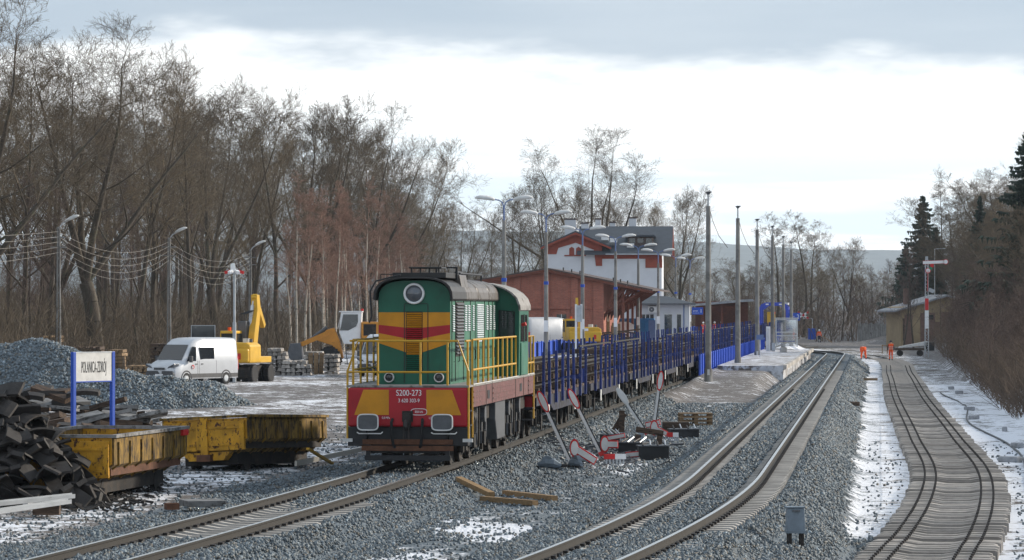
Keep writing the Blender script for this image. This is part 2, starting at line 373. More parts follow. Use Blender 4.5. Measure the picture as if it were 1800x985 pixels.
def build_ground():
    ys = [-40, -10, 15, 30, 40]; y = 46.0
    while y < 430: ys.append(y); y += max(.38, .0085*(y-25))
    ys += [440, 470, 520, 600, 750, 1000, 1400, 2000, 3000, 4400, 7000, 10700]
    off = [-5900, -3300, -1700, -1100, -500, -280, -190, -140, -110] + list(np.arange(-95, -30, 2.2)) + list(np.arange(-30, -16, .9)) + list(np.arange(-16, 24, .33)) + list(np.arange(24, 45, .9)) + [48, 54, 62, 75, 95, 130, 200, 320, 600, 1400, 3300, 5900]
    Y, O = np.meshgrid(np.array(ys), np.array(off), indexing='ij'); X = O + np.where(Y < 600, t1(np.clip(Y, -40, 600)), t1(600.))
    Z = gz(X, np.clip(Y, 30, 430)); Z = np.where((np.abs(X) > 300) | (Y > 600), -.5, Z)
    Z = np.where((X > 160) & (Y <= 600), np.minimum(Z, 9), Z)
    o1 = X-t1(Y); o2 = X-t2(Y); o3 = X-t3(Y); x0 = X-A*Y
    nb = vnoise(X*.22, Y*.10, 5); nb2 = vnoise(X*.6, Y*.3, 6)
    grav = np.zeros_like(X); snow = np.zeros_like(X); mud = np.zeros_like(X)
    grav = np.where((o1 > -3.4-nb) & (o2 < 3.6), 1., 0)                         # ballast, and between the lines
    snow = np.where((o1 > 2.6) & (o2 < -2.7), .20 + .52*sst(nb*.55+nb2*.45, .42, .70), 0)
    snow = np.where((o1 > 2.9) & (o2 < -2.6) & (Y > 74) & (Y < 108), np.maximum(snow, .40+.2*(nb2-.4)), snow)
    snow = np.where((o1 > -.2) & (o1 < 6) & (Y < 60), np.where((o1 > 2.0), .50, .1), snow)
    snow = np.where((o2 >= 2.5) & (o3 <= -1.3), sst(o2, 2.3, 2.9)*(.52+.16*nb2)*sst(Y, 74, 81) + .04, snow)
    grav = np.where((o2 > 0) & (o3 < -1) & (snow < .4), 1., grav)
    snow = np.where(o3 > -1.3, .66 + .18*(nb2-.5) - .42*sst(o3, 4.2, 6.5) - .20*sst(Y, 200, 280), snow)
    mud = np.where(o3 > 1.3, .5+.5*sst(o3, 3, 4.5), mud)
    grav = np.where((o3 > 1.3), .35*(1-sst(o3, 3, 4.5)), grav); snow = np.where(o3 > 8, .1, snow)
    yard = o1 < -3.4-nb
    snow = np.where(yard, .40 + .22*(nb2-.5) + .14*sst(-o1, 3, 6)*(1-sst(-o1, 6, 9)) - .3*(1-sst(-o1, 3, 5)), snow)
    snow = np.where(yard & (Y > 120), .47+.25*(nb-.5), snow)
    mud = np.where(yard, 1., mud); grav = np.where(yard, .25*(nb > .6), grav)
    woods = sst(-x0, 49, 54); snow = snow*(1-woods) + .05*woods; mud = mud*(1-woods); grav = grav*(1-woods)
    md = (x0 > -10.4) & (x0 < -5.5) & (Y > 165) & (Y < 320)
    snow = np.where(md, .36+.2*(nb2-.4), snow); mud = np.where(md, 1, mud); grav = np.where(md, 0, grav)
    snow = np.where(Y > 420, .3, snow)
    nr, nc = X.shape; idx = np.arange(nr*nc).reshape(nr, nc)
    q = np.stack([idx[:-1, :-1], idx[:-1, 1:], idx[1:, 1:], idx[1:, :-1]], -1).reshape(-1, 4)
    me = bpy.data.meshes.new('ground'); me.vertices.add(nr*nc); me.vertices.foreach_set('co', np.stack([X, Y, Z], -1).astype('f').ravel())
    me.loops.add(q.size); me.polygons.add(len(q)); me.loops.foreach_set('vertex_index', q.ravel().astype('i')); me.polygons.foreach_set('loop_start', np.arange(0, q.size, 4, dtype='i'))
    me.polygons.foreach_set('use_smooth', np.ones(len(q), bool)); me.update(calc_edges=True)
    at = me.color_attributes.new('mask', 'FLOAT_COLOR', 'POINT'); at.data.foreach_set('color', np.stack([grav, snow, mud, np.ones_like(grav)], -1).astype('f').ravel())
    o = bpy.data.objects.new('ground', me); C.objects.link(o); tag(o, kind='structure')
    return o
def groundmat():
    global nt, N, L
    m, t = newmat('ground'); nt = t; N = t.nodes.new; L = t.links.new
    out = N('ShaderNodeOutputMaterial'); b = N('ShaderNodeBsdfPrincipled'); L(b.outputs[0], out.inputs[0])
    tc = N('ShaderNodeTexCoord'); P = tc.outputs['Object']; at = N('ShaderNodeAttribute'); at.attribute_name = 'mask'
    sp = N('ShaderNodeSeparateColor'); L(at.outputs['Color'], sp.inputs[0])
    vo = N('ShaderNodeTexVoronoi'); vo.inputs['Scale'].default_value = 13; L(P, vo.inputs['Vector'])
    vs = N('ShaderNodeSeparateColor'); L(vo.outputs['Color'], vs.inputs[0])
    gc = mixc(vs.outputs[0], (.07, .088, .104), (.165, .20, .23)); gc = mixc(mth('MULTIPLY', smooth(noise(P, .25, 4), .45, .7), .45), gc, (.125, .125, .115))
    fine = noise(P, 9, 6, .7); med = noise(P, 1.6, 5, .6); big = noise(P, .4, 4, .55)
    mc = mixc(smooth(med, .3, .7), (.060, .050, .044), (.15, .13, .12)); mc = mixc(smooth(fine, .35, .75), mc, (.20, .19, .185))
    lc = mixc(smooth(med, .3, .7), (.060, .042, .026), (.12, .085, .05)); lc = mixc(smooth(big, .45, .7), lc, (.055, .06, .03))
    c = mixc(smooth(mth('ADD', sp.outputs[2], mth('MULTIPLY', mth('SUBTRACT', med, .5), .8)), .35, .6), lc, mc)
    gf = smooth(mth('ADD', sp.outputs[0], mth('MULTIPLY', mth('SUBTRACT', med, .5), .9)), .4, .6); c = mixc(gf, c, gc)
    sv = mth('ADD', sp.outputs[1], mth('ADD', mth('MULTIPLY', mth('SUBTRACT', fine, .5), 1.0), mth('ADD', mth('MULTIPLY', mth('SUBTRACT', med, .5), .9), mth('MULTIPLY', mth('SUBTRACT', big, .5), .5))))
    sf = smooth(sv, .47, .60); c = mixc(sf, c, (.78, .80, .85)); L(c, b.inputs['Base Color'])
    wet = mth('MULTIPLY', smooth(med, .5, .7), sp.outputs[2])
    L(mth('SUBTRACT', .82, mth('MULTIPLY', wet, .38)), b.inputs['Roughness']); b.inputs['Specular IOR Level'].default_value = .4
    bp = N('ShaderNodeBump'); bp.inputs['Strength'].default_value = .8; bp.inputs['Distance'].default_value = .05
    hh = mth('ADD', mth('MULTIPLY', mth('MULTIPLY', vo.outputs['Distance'], -1.2), gf), mth('ADD', fine, mth('MULTIPLY', sf, .25)))
    L(hh, bp.inputs['Height']); L(bp.outputs[0], b.inputs['Normal'])
    return m
ground = build_ground(); ground.data.materials.append(groundmat())

def scatter_stones(name, P, size, tint, seed, parent=None):
    """P: n x 3 centres; one jittered octahedron each"""
    rg = np.random.default_rng(seed); n = len(P)
    base = np.array([(1,0,0),(0,1,0),(-1,0,0),(0,-1,0),(0,0,1),(0,0,-1)], float)
    V = np.repeat(base[None], n, 0) * (1 + rg.uniform(-.35, .35, (n, 6, 1))) + rg.normal(0, .12, (n, 6, 3))
    V *= (size[:, None, None] * np.stack([np.ones(n), rg.uniform(.65, 1, n), rg.uniform(.5, .85, n)], -1)[:, None, :])
    q = rg.normal(size=(n, 4)); q /= np.linalg.norm(q, axis=1, keepdims=True); a, b_, c, d = q.T
    Rm = np.stack([1-2*(c*c+d*d), 2*(b_*c-a*d), 2*(b_*d+a*c), 2*(b_*c+a*d), 1-2*(b_*b_+d*d), 2*(c*d-a*b_), 2*(b_*d-a*c), 2*(c*d+a*b_), 1-2*(b_*b_+c*c)], -1).reshape(n, 3, 3)
    V = np.einsum('nij,nkj->nki', Rm, V) + P[:, None, :]
    f = np.array([(0,1,4),(1,2,4),(2,3,4),(3,0,4),(1,0,5),(2,1,5),(3,2,5),(0,3,5)])
    T = (f[None] + 6*np.arange(n)[:, None, None]).reshape(-1)
    me = bpy.data.meshes.new(name); me.vertices.add(n*6); me.vertices.foreach_set('co', V.astype('f').ravel())
    me.loops.add(len(T)); me.polygons.add(len(T)//3); me.loops.foreach_set('vertex_index', T.astype('i')); me.polygons.foreach_set('loop_start', np.arange(0, len(T), 3, dtype='i'))
    me.update(calc_edges=True)
    at = me.color_attributes.new('tint', 'FLOAT_COLOR', 'POINT'); at.data.foreach_set('color', np.repeat(np.concatenate([tint, np.ones((n, 1))], 1), 6, 0).astype('f').ravel())
    me.materials.append(K['stone']); o = bpy.data.objects.new(name, me); C.objects.link(o); o.parent = parent
    return o
def stone_tints(n, rg):
    v = rg.uniform(.085, .20, n); v = np.where(rg.random(n) < .07, v*1.7, v); t = rg.random((n, 1))
    c = np.concatenate([v[:, None]*.82, v[:, None]*1.0, v[:, None]*1.13], 1); warm = np.concatenate([v[:, None]*1.02, v[:, None]*.95, v[:, None]*.82], 1)
    return np.where(t < .10, warm, c)
def ballast():
    rg = np.random.default_rng(11); n = 190000
    y = 53 + (135-53)*rg.random(n)**1.7; x = (rg.random(n)-.5)*.30*y
    o1 = x-t1(y); o2 = x-t2(y); o3 = x-t3(y); nz = vnoise(x*.9, y*.5, 21)*.6 + vnoise(x*.25, y*.1, 22)*.4
    ok = (o1 > -3.3-nz*1.5) & (o2 < 2.3+nz*.9) | ((o2 > 2) & (o3 < -1.5) & (y < 74 + nz*7))
    mid = (o1 > 2.5+nz) & (o2 < -2.6-nz*.5)
    keep = np.where(mid, rg.random(n) < (.14 + .5*(nz < .45)), True)
    keep &= ~((o1 > 2.2+nz) & (o1 < 6) & (y < 60) & (rg.random(n) < .75))
    loose = (o2 > 2.3) & (o3 < -1.5) & (rg.random(n) < .05); right = (o3 > 1.5) & (o3 < 5) & (rg.random(n) < .05)
    left = (o1 < -3.3) & (o1 > -9) & (rg.random(n) < .12)
    sl = (np.abs(np.abs(o1)-.75) < .10) | (np.abs(np.abs(o2)-.75) < .10)
    bare2 = (np.abs(o2) < 1.36) & (np.abs(o2) > .42) & (y > 68 + 6*vnoise(x*2, y*.3, 9))      # swept sleeper ends of the middle line
    bare1 = (np.abs(o1+.3) < .55) & (y > 66) & (y < 73)
    k = ((ok & keep) | loose | right | left) & ~sl & ~bare2 & ~bare1; x, y = x[k], y[k]; o1 = o1[k]; o2 = o2[k]
    z = gz(x, y); m = len(x); size = rg.uniform(.025, .049, m)*np.where(rg.random(m) < .06, 1.35, 1)*(1+.004*(y-55))
    o = scatter_stones('ballast_stones', np.stack([x, y, z+size*.35], -1), size, stone_tints(m, rg), 3)
    tag(o, 'loose blue-grey crushed ballast stones around the tracks', 'ballast', kind='stuff')
    n = 260000; y = 112 + 190*rg.random(n)**1.3; x = t2(y) + rg.uniform(-11, 4, n); o1 = x-t1(y); o2 = x-t2(y); x0 = x-A*y; nz = vnoise(x*.9, y*.5, 21)
    k = (o1 > -2.6) & (o2 < 2.2+nz*.8) & ~((x0 > -10.1) & (o2 < -2.1) & (y > 166)) & ~((np.abs(o2) < 1.36) & (np.abs(o2) > .42)) & (np.abs(np.abs(o1)-.75) > .1) & (rg.random(n) < np.where((o1 > 2.6) & (o2 < -2.7) & (nz > .5), .3, .75))
    x, y = x[k], y[k]; size = rg.uniform(.034, .062, len(x))*(1+.007*(y-100))
    k = rg.random(len(x)) < 48000/len(x); x, y, size = x[k], y[k], size[k]
    o = scatter_stones('ballast_stones', np.stack([x, y, gz(x, y)+size*.2], -1), size, stone_tints(len(x), rg), 4)
    tag(o, 'crushed ballast stones of the far part of the tracks', 'ballast', kind='stuff')
ballast()

# ---------------------------------------------------------------- tracks
RAIL = [(-.036,0),(-.036,-.012),(-.033,-.040),(-.009,-.052),(-.009,-.135),(-.070,-.158),(-.070,-.170),(.070,-.170),(.070,-.158),(.009,-.135),(.009,-.052),(.033,-.040),(.036,-.012),(.036,0)]
def rail_mesh(fn, side, ya, yb, step, z=0., topm=None):
    ys = np.arange(ya, yb+step*.5, step); cx = fn(ys); tx = np.gradient(cx, ys); ln = np.sqrt(1+tx**2); nx, ny = 1/ln, -tx/ln
    b = MB(); secs = []
    for i in range(len(ys)):
        bx, by = cx[i]+nx[i]*side, ys[i]+ny[i]*side
        secs.append([(bx+nx[i]*p[0], by+ny[i]*p[0], z+p[1]) for p in RAIL])
    b.loft(secs); n = len(RAIL); me = b.mesh('rail', [K['rail'], topm or K['railtop']])
    mi = np.zeros(len(me.polygons), 'i'); nf = np.empty(len(me.polygons)*3, 'f'); me.polygons.foreach_get('normal', nf); ce = np.empty_like(nf); me.polygons.foreach_get('center', ce)
    mi[(nf.reshape(-1, 3)[:, 2] > .9) & (ce.reshape(-1, 3)[:, 2] > z-.02)] = 1; me.polygons.foreach_set('material_index', mi); return me
def sleeper_mesh(name, m):
    b = MB(); secs = []
    for x, w_, zt in ((-1.3,.12,-.02),(-1.24,.125,0),(-.98,.125,.005),(-.58,.12,.0),(-.32,.095,-.042),(0,.09,-.045),(.32,.095,-.042),(.58,.12,0),(.98,.125,.005),(1.24,.125,0),(1.3,.12,-.02)):
        secs.append([(x,-w_-.02,-.20),(x,w_+.02,-.20),(x,w_-.02,zt),(x,-w_+.02,zt)])
    return b.loft(secs).mesh(name, m)
SLP = sleeper_mesh('sleeper', K['concrete']); SLPN = sleeper_mesh('sleeper', K['concrete_new'])
def along(fn, y): a = float((fn(y+.5)-fn(y-.5))); return float(fn(y)), math.atan(a)
def track(label, fn, ya, yb, z, sl=(), topm=None, me=None, step=1.2, jit=0, rails=True, yr=None):
    t = thing('railway_track', label, 'railway track', (float(fn(ya)), ya, z)); off = -Vector(t.location)
    if rails:
        r0, r1 = yr or (ya, yb)
        for s in (-.755, .755): inst('rail', rail_mesh(fn, s, r0, r1, step, z, topm), t, off)
    rd = random.Random(5)
    for y in sl:
        x, a = along(fn, y)
        inst('sleeper', me or SLP, t, (x+off.x+rd.uniform(-jit, jit), y+off.y, (-.165 if rails and not yr else 0)+rd.uniform(-jit, jit)*.55), (rd.uniform(-jit, jit)*.5, rd.uniform(-jit, jit)*.1, -a+rd.uniform(-jit, jit)*.2))
    return t, off
tr1, of1 = track('railway line carrying the diesel locomotive and the stake wagons', t1, 44, 480, 0, np.arange(62, 78, .6), step=1.5)
tr2, of2 = track('bright-railed middle railway line running past the platform', t2, 44, 350, 0, np.arange(58, 235, .6), step=1.2)
tr3, of3 = track('unfinished line of bare concrete sleepers on the snowy ground', t3, 44, 345, -.9, np.arange(52, 232, .6), me=SLPN, jit=.05, yr=(300, 430), step=2.5)
# sleepers past the first 300 and the fastenings: real geometry, joined
b = MB()
for y in np.arange(232, 346, .6):
    x, a = along(t3, y); c, s_ = math.cos(a), math.sin(a)
    for xs in (-.85, .85): b.obox((x+xs*.97, y, -.99), (.9, .24, .2), (0, 0, -a))
    b.obox((x, y, -1.02), (.85, .2, .2), (0, 0, -a))
tag(b.build('far_sleepers', K['concrete_new'], tr3, loc=of3), kind='stuff')
b = MB()
for y in np.arange(52, 300, .6):
    x, a = along(t3, y)
    for xs in (-.755, .755):
        for e in (-.155, .155):
            px, py = x+math.cos(a)*(xs+e), y-math.sin(a)*(xs+e); b.obox((px, py, -.865), (.055, .11, .06), (0, 0, -a))
tag(b.build('fastenings', K['iron'], tr3, loc=of3), kind='stuff')
for fn, tr, of, y0, y1 in ((t1, tr1, of1, 56, 110), (t2, tr2, of2, 56, 180)):
    b = MB()
    for y in np.arange(y0, y1, .6):
        x, a = along(fn, y)
        for xs in (-.755, .755):
            for e in (-.11, .11):
                px, py = x+math.cos(a)*(xs+e), y-math.sin(a)*(xs+e); b.obox((px, py, -.145), (.08, .14, .06), (0, 0, -a))
    tag(b.build('fastenings', K['iron'], tr, loc=of), kind='stuff')

# ---------------------------------------------------------------- hills and haze
def hills():
    rg = np.random.default_rng(4)
    for nm, D, base, amp, seed in (('hills', 10000, 158, 50, 3), ('hills', 7200, 84, 36, 8)):
        xs = np.linspace(-5800, 5800, 220); b = []; rows = [0, .35, .7, 1.0, 1.15]
        r = base + amp*(vnoise(xs*.00095+5, xs*0+seed, seed)-.5)*2 + 18*(vnoise(xs*.005, xs*0+2, seed+1)-.5) + 7.0*(vnoise(xs*.025, xs*0+2, seed+2)-.5)
        r = r + np.where(D > 9000, 60*np.exp(-((xs+140)/770)**2) , 25*np.exp(-((xs+100)/360)**2))
        V = []; 
        for k, t in enumerate(rows):
            zz = r*min(t, 1)**1.2 if t <= 1 else r*.8
            V.append(np.stack([xs, np.full_like(xs, D-1100+1400*t) + 60*(vnoise(xs*.006, xs*0+k, 9)), zz*(1+0*xs) + (0 if t in (0, 1) else 1)*8*(vnoise(xs*.03, xs*0+k, 7)-.5) - 2], -1))
        V = np.array(V); nr, nc = V.shape[:2]; idx = np.arange(nr*nc).reshape(nr, nc)
        q = np.stack([idx[:-1, :-1], idx[:-1, 1:], idx[1:, 1:], idx[1:, :-1]], -1).reshape(-1, 4)
        me = bpy.data.meshes.new(nm); me.from_pydata(V.reshape(-1, 3).tolist(), [], q.tolist()); me.materials.append(K['hill'])
        o = bpy.data.objects.new(nm, me); C.objects.link(o); tag(o, kind='structure')
K['hill'] = mat('hill_forest', (.07, .075, .07), .95, 0, .4, .02, dirt=(.42, .44, .46), ds=.0022, dt=(.56, .64))
hills()
m, t = newmat('haze'); pv = t.nodes.new('ShaderNodeVolumePrincipled'); mo = t.nodes.new('ShaderNodeOutputMaterial'); t.links.new(pv.outputs[0], mo.inputs['Volume'])
pv.inputs['Color'].default_value = (.74, .87, 1.0, 1); pv.inputs['Density'].default_value = .000062; pv.inputs['Anisotropy'].default_value = .45
HZ = MB().box(-6200, 6200, -200, 10900, -6, 300).build('haze', m); tag(HZ, kind='stuff')
sc.cycles.max_bounces = 6; sc.cycles.diffuse_bounces = 3; sc.cycles.glossy_bounces = 3; sc.cycles.volume_bounces = 1; sc.cycles.transparent_max_bounces = 12

# ---------------------------------------------------------------- vegetation
def tubes_mesh(name, segs, n, m):
    """segs: array k x 8 (p0, r0, p1, r1) -> one mesh of n-sided sleeves"""
    S = np.array(segs, float); k = len(S); p0, r0, p1, r1 = S[:, 0:3], S[:, 3], S[:, 4:7], S[:, 7]
    d = p1-p0; d /= np.maximum(np.linalg.norm(d, axis=1, keepdims=True), 1e-6)
    up = np.where(np.abs(d[:, 2:3]) < .9, np.array([[0, 0, 1.]]), np.array([[0, 1., 0]])); x = np.cross(d, up); x /= np.linalg.norm(x, axis=1, keepdims=True); y = np.cross(x, d)
    an = 2*np.pi*np.arange(n)/n; ring = x[:, None]*np.cos(an)[None, :, None] + y[:, None]*np.sin(an)[None, :, None]
    V = np.concatenate([p0[:, None]+ring*r0[:, None, None], p1[:, None]+ring*r1[:, None, None]], 1).reshape(-1, 3)
    a = np.arange(n); q = np.stack([a, (a+1) % n, (a+1) % n+n, a+n], -1); Q = (q[None]+2*n*np.arange(k)[:, None, None]).reshape(-1)
    me = bpy.data.meshes.new(name); me.vertices.add(len(V)); me.vertices.foreach_set('co', V.astype('f').ravel())
    me.loops.add(len(Q)); me.polygons.add(len(Q)//4); me.loops.foreach_set('vertex_index', Q.astype('i')); me.polygons.foreach_set('loop_start', np.arange(0, len(Q), 4, dtype='i'))
    me.polygons.foreach_set('use_smooth', np.ones(len(Q)//4, bool)); me.update(calc_edges=True); me.materials.append(m); return me
def rot_about(v, ax, a): return Matrix.Rotation(a, 3, ax) @ v
def tree_segs(seed, h=22, r=.38, clear=.30, n1=11, len1=.42, ang=(35, 62), counts=(6, 5, 4), up=.10, wig=.16, fork=0, droop=0, lenr=(.60, .62, .62), conic=0, leanr=(8, 24)):
    rd = random.Random(seed); thick = []; thin = []
    def perp(d):
        a = Vector((rd.gauss(0, 1), rd.gauss(0, 1), rd.gauss(0, 1))); a = a - d*a.dot(d); return a.normalized() if a.length > 1e-3 else Vector((1, 0, 0))
    def put(p, q, ra, rb, lvl): (thick if ra > .045 and lvl < 3 else thin).append((*p, ra, *q, rb))
    def grow(p, d, ln, ra, lvl, tip):
        ns = (9, 6, 5, 3, 2)[min(lvl, 4)]; st = ln/ns; nodes = []
        for i in range(ns):
            t = (i+1)/ns; rb = max(ra + (tip-ra)*t, .008); r0 = max(ra + (tip-ra)*i/ns, .008)
            d = (d + perp(d)*wig*rd.random()*(.5, 1.0, .75, .5, .45)[min(lvl, 4)] + Vector((0, 0, up*(1 if lvl else 1.3) - (droop if lvl >= 2 else 0)*t))).normalized()
            q = p + d*st; put(p, q, r0, rb, lvl); nodes.append((q.copy(), d.copy(), rb, t)); p = q
        if lvl-1 < len(counts):
            if lvl == 0: return nodes
            c = counts[lvl-1]
            for j in range(c):
                t = .18 + .82*(j+rd.random()*.8)/c; k = min(ns-1, int(t*ns)); q, dd, rr, tt = nodes[k]
                a = R(rd.uniform(28, 58)); nd = rot_about(dd, perp(dd), a)
                grow(q, nd, ln*lenr[lvl-1]*rd.uniform(.7, 1.25)*(1.15-.5*tt), max(rr*rd.uniform(.36, .55), .008), lvl+1, .005)
        return nodes
    def leader(p, d, ln, ra, n, clr):
        nodes = grow(p, d, ln, ra, 0, ra*.07); az = rd.random()*6.28
        for j in range(4):
            q, dd, rr, tt = nodes[-1 - j//2]; grow(q, rot_about(dd, perp(dd), R(rd.uniform(8, 32))), h*len1*rd.uniform(.28, .45), max(rr*.8, .018), 1, .008)
        for j in range(n):
            t = clr + (1-clr)*(j+.5*rd.random())/n; k = min(len(nodes)-1, int(t*len(nodes))); q, dd, rr, tt = nodes[k]
            prev = nodes[k-1][0] if k else p; q = prev.lerp(q, rd.random())
            az += 2.4 + rd.uniform(-.5, .5); a = R(rd.uniform(*ang))*(1-.25*tt)
            ax = Vector((math.cos(az), math.sin(az), 0)); nd = (Vector((0, 0, 1))*math.cos(a) + ax*math.sin(a))
            shape = (1-tt*.85) if conic else (1.15 - .75*tt)
            grow(q, nd, h*len1*shape*rd.uniform(.75, 1.2), max(rr*rd.uniform(.35, .52), .02), 1, .010)
    if fork:
        nodes = grow(Vector((0, 0, -.3)), Vector((0, 0, 1)), h*.28, r, 0, r*.82); top = nodes[-1][0]
        for k in range(fork):
            a = 6.28*k/fork + rd.random(); lean = R(rd.uniform(*leanr)); d = Vector((math.cos(a)*math.sin(lean), math.sin(a)*math.sin(lean), math.cos(lean)))
            leader(top, d, h*rd.uniform(.6, .72), r*rd.uniform(.40, .55), n1, .12)
    else: leader(Vector((0, 0, -.3)), Vector((rd.uniform(-.05, .05), rd.uniform(-.05, .05), 1)).normalized(), h, r, n1, clear)
    return thick, thin
TREES = {}
def make_tree(key, bark, twig, **kw):
    a, b_ = tree_segs(**kw); TREES[key] = (tubes_mesh('trunk', a, 7, bark), tubes_mesh('crown', b_, 3, twig))
for k in range(3): make_tree('wood%d' % k, K['bark'], (K['twig'], K['twigdark'], K['twig'])[k], seed=20+k, h=22, r=.30, clear=.30, n1=17, len1=.33, ang=(32, 68), counts=(8, 6, 4), up=.09, wig=.24)
make_tree('lime', K['bark'], K['twigdark'], seed=41, h=24, r=.52, fork=4, leanr=(5, 42), n1=9, len1=.32, ang=(35, 75), counts=(7, 5, 4), up=.04, wig=.26)
make_tree('wide', K['bark'], K['twigdark'], seed=47, h=24, r=.46, fork=6, leanr=(8, 58), n1=9, len1=.25, ang=(28, 62), counts=(7, 5, 3), up=.025, wig=.24)
make_tree('wide2', K['bark'], K['twigdark'], seed=53, h=18, r=.36, fork=4, leanr=(6, 34), n1=8, len1=.30, ang=(32, 70), counts=(7, 5, 4), up=.08, wig=.26)
make_tree('slim', K['bark'], K['twigpurple'], seed=60, h=14, r=.14, clear=.2, n1=13, len1=.26, ang=(25, 48), counts=(5, 5, 3), up=.16, wig=.2)
make_tree('alder', K['bark'], K['twigdark'], seed=64, h=16, r=.22, clear=.28, n1=20, len1=.25, ang=(40, 72), counts=(7, 6, 4), up=.06, wig=.24)
for k in range(2): make_tree('birch%d' % k, K['birch'], K['twigred'], seed=70+k, h=15, r=.13, clear=.30, n1=17, len1=.20, ang=(22, 42), counts=(6, 6, 3), up=.10, wig=.14, droop=.28, lenr=(.6, .6, .5))
make_tree('larch', K['bark'], K['larch'], seed=80, h=22, r=.24, clear=.16, n1=80, len1=.20, ang=(72, 98), counts=(8, 4, 2), up=.03, wig=.10, droop=.2, conic=1)
make_tree('shrub', K['bark'], K['twigpurple'], seed=90, h=6, r=.07, clear=.05, n1=14, len1=.5, ang=(15, 42), counts=(5, 4, 3), up=.14, wig=.22)
def spruce(seed, h=19):
    rd = random.Random(seed); V = []; Fc = []; thick = [(0, 0, -.3, .26, 0, 0, h, .02)]
    z = 1.2
    while z < h-.15:
        t = z/h; L_ = (1-t)**.85*h*.27*rd.uniform(.8,1.2) + .22; n = 7 if t < .8 else 6; a0 = rd.random()*6.28
        for k in range(n):
            a = a0 + 6.28*k/n + rd.uniform(-.25, .25); ln = L_*rd.uniform(.45, 1.25); p = Vector((0, 0, z+rd.uniform(-.15, .15))); ca, sa = math.cos(a), math.sin(a)
            pts = []
            for i in range(6):
                u = i/5; pts.append(Vector((ca*ln*u, sa*ln*u, p.z - .30*ln*u + .22*ln*u*u*u)))
            thick.append((*pts[0], .03, *pts[3], .02))
            for i in range(1, 6):
                for j in range(3):
                    q = pts[i-1].lerp(pts[i], rd.random()); wd = (.34*(1-.5*i/6))*ln*.75 + .10
                    for s_ in (-1, 1):
                        e = q + Vector((-sa*s_*wd*rd.uniform(.5, 1) + ca*.2*ln*.5, ca*s_*wd*rd.uniform(.5, 1) + sa*.2*ln*.5, -rd.uniform(.12, .38)*(.5+.2*ln)))
                        t0 = q + Vector((ca, sa, 0))*.14; t1_ = q - Vector((ca, sa, .2))*.14; bi = len(V); V.extend([tuple(t0), tuple(t1_), tuple(e)]); Fc.append((bi, bi+1, bi+2))
                        e2 = q + Vector((0, 0, -.35-.12*ln*rd.random())) + Vector((-sa, ca, 0))*s_*.10; bi = len(V); V.extend([tuple(t0), tuple(t1_), tuple(e2)]); Fc.append((bi, bi+1, bi+2))
        z += .36 + .26*(1-t)
    me = bpy.data.meshes.new('crown'); me.from_pydata(V, [], Fc); me.materials.append(K['needle'])
    return tubes_mesh('trunk', thick, 5, K['bark']), me
TREES['spruce0'] = spruce(3); TREES['spruce1'] = spruce(9)
HGT = dict(wood0=22, wood1=22, wood2=22, lime=24, wide=24, wide2=18, slim=14, alder=16, birch0=15, birch1=15, larch=22, shrub=6, spruce0=19, spruce1=19)
for k_, (tm_, cm_) in TREES.items():          # true heights of the grown meshes
    zz = np.empty(len(cm_.vertices)*3, 'f'); cm_.vertices.foreach_get('co', zz); HGT[k_] = float(np.percentile(zz.reshape(-1, 3)[:, 2], 99.7))
trd = random.Random(77)
def tree(key, u, s, top, label, group=None, name='bare_tree', zg=None, wid=1.0, lean=0, rz=None):
    """a tree rooted at photo column u, scale s; its tip reaches photo row top"""
    p = WS(u, s); p.z = gp(p.x, p.y) if zg is None else zg; hh = ZV(top, s) - p.z; k = hh/HGT[key]
    o = thing(name, label, 'tree', p, 0, group); o.rotation_euler = (0, lean, trd.random()*6.28 if rz is None else rz); o.scale = (k*wid, k*wid, k)
    inst('trunk', TREES[key][0], o); inst('crown', TREES[key][1], o); return o

# left wood: the trees of its front edge, then the ranks behind
def sx0(u, x0): return (1545-u)/(-x0)
front = [(-22, -40, 'lime', 'tall bare tree at the far left edge, beside the street lamp nearest the edge'),
 (38, 70, 'wood0', 'bare tree between the left picture edge and the big dark lime'),
 (84, 105, 'wood1', 'slender bare tree just left of the big dark lime'),
 (168, 28, 'lime', 'big dark spreading lime with thick trunk, tallest tree on the left'),
 (232, 85, 'wood2', 'bare tree immediately right of the big dark lime'),
 (272, 88, 'wood0', 'thin bare tree behind the second street lamp'),
 (330, 100, 'wood1', 'bare tree above the white delivery van'),
 (382, 150, 'wide2', 'spreading bare tree behind the camera mast'),
 (436, 172, 'wood2', 'bare tree above the yellow wheeled excavator'),
 (492, 150, 'wood0', 'bare tree left of the birch row, above the sleeper stacks'),
 (548, 168, 'wide2', 'bare tree rising behind the leftmost birches'),
 (592, 180, 'wood1', 'dark bare tree rising behind the middle birches'),
 (640, 188, 'wide', 'rounded bare crown rising behind the right-hand birches'),
 (684, 215, 'wide2', 'rounded bare crown at the right shoulder of the wood'),
 (722, 262, 'wood2', 'last tall bare tree at the right end of the wood'),
 (748, 335, 'wide2', 'lower bare tree at the right end of the wood, left of the locomotive roof')]
for i, (u, top, key, lab) in enumerate(front):
    tree(key, u, sx0(u, -54-(i % 3)*1.5), top, lab, 'bare trees along the front of the wood', wid=1.25 if key == 'lime' else 1.0)
def skyline(u): return float(np.interp(u, [-200, 0, 60, 130, 180, 330, 400, 480, 560, 650, 720, 762], [-80, 0, 95, 55, 35, 105, 172, 160, 175, 205, 262, 342]))
for i in range(50):
    x0 = -trd.uniform(58, 112); u = trd.uniform(-160, 752); top = skyline(u) + trd.uniform(25, 190)
    tree(trd.choice(['wood0', 'wood1', 'wood2', 'wood0', 'wide2']), u, sx0(u, x0), top, 'bare deciduous tree in the dense wood behind its front row', 'bare trees deep in the wood', wid=1.15)
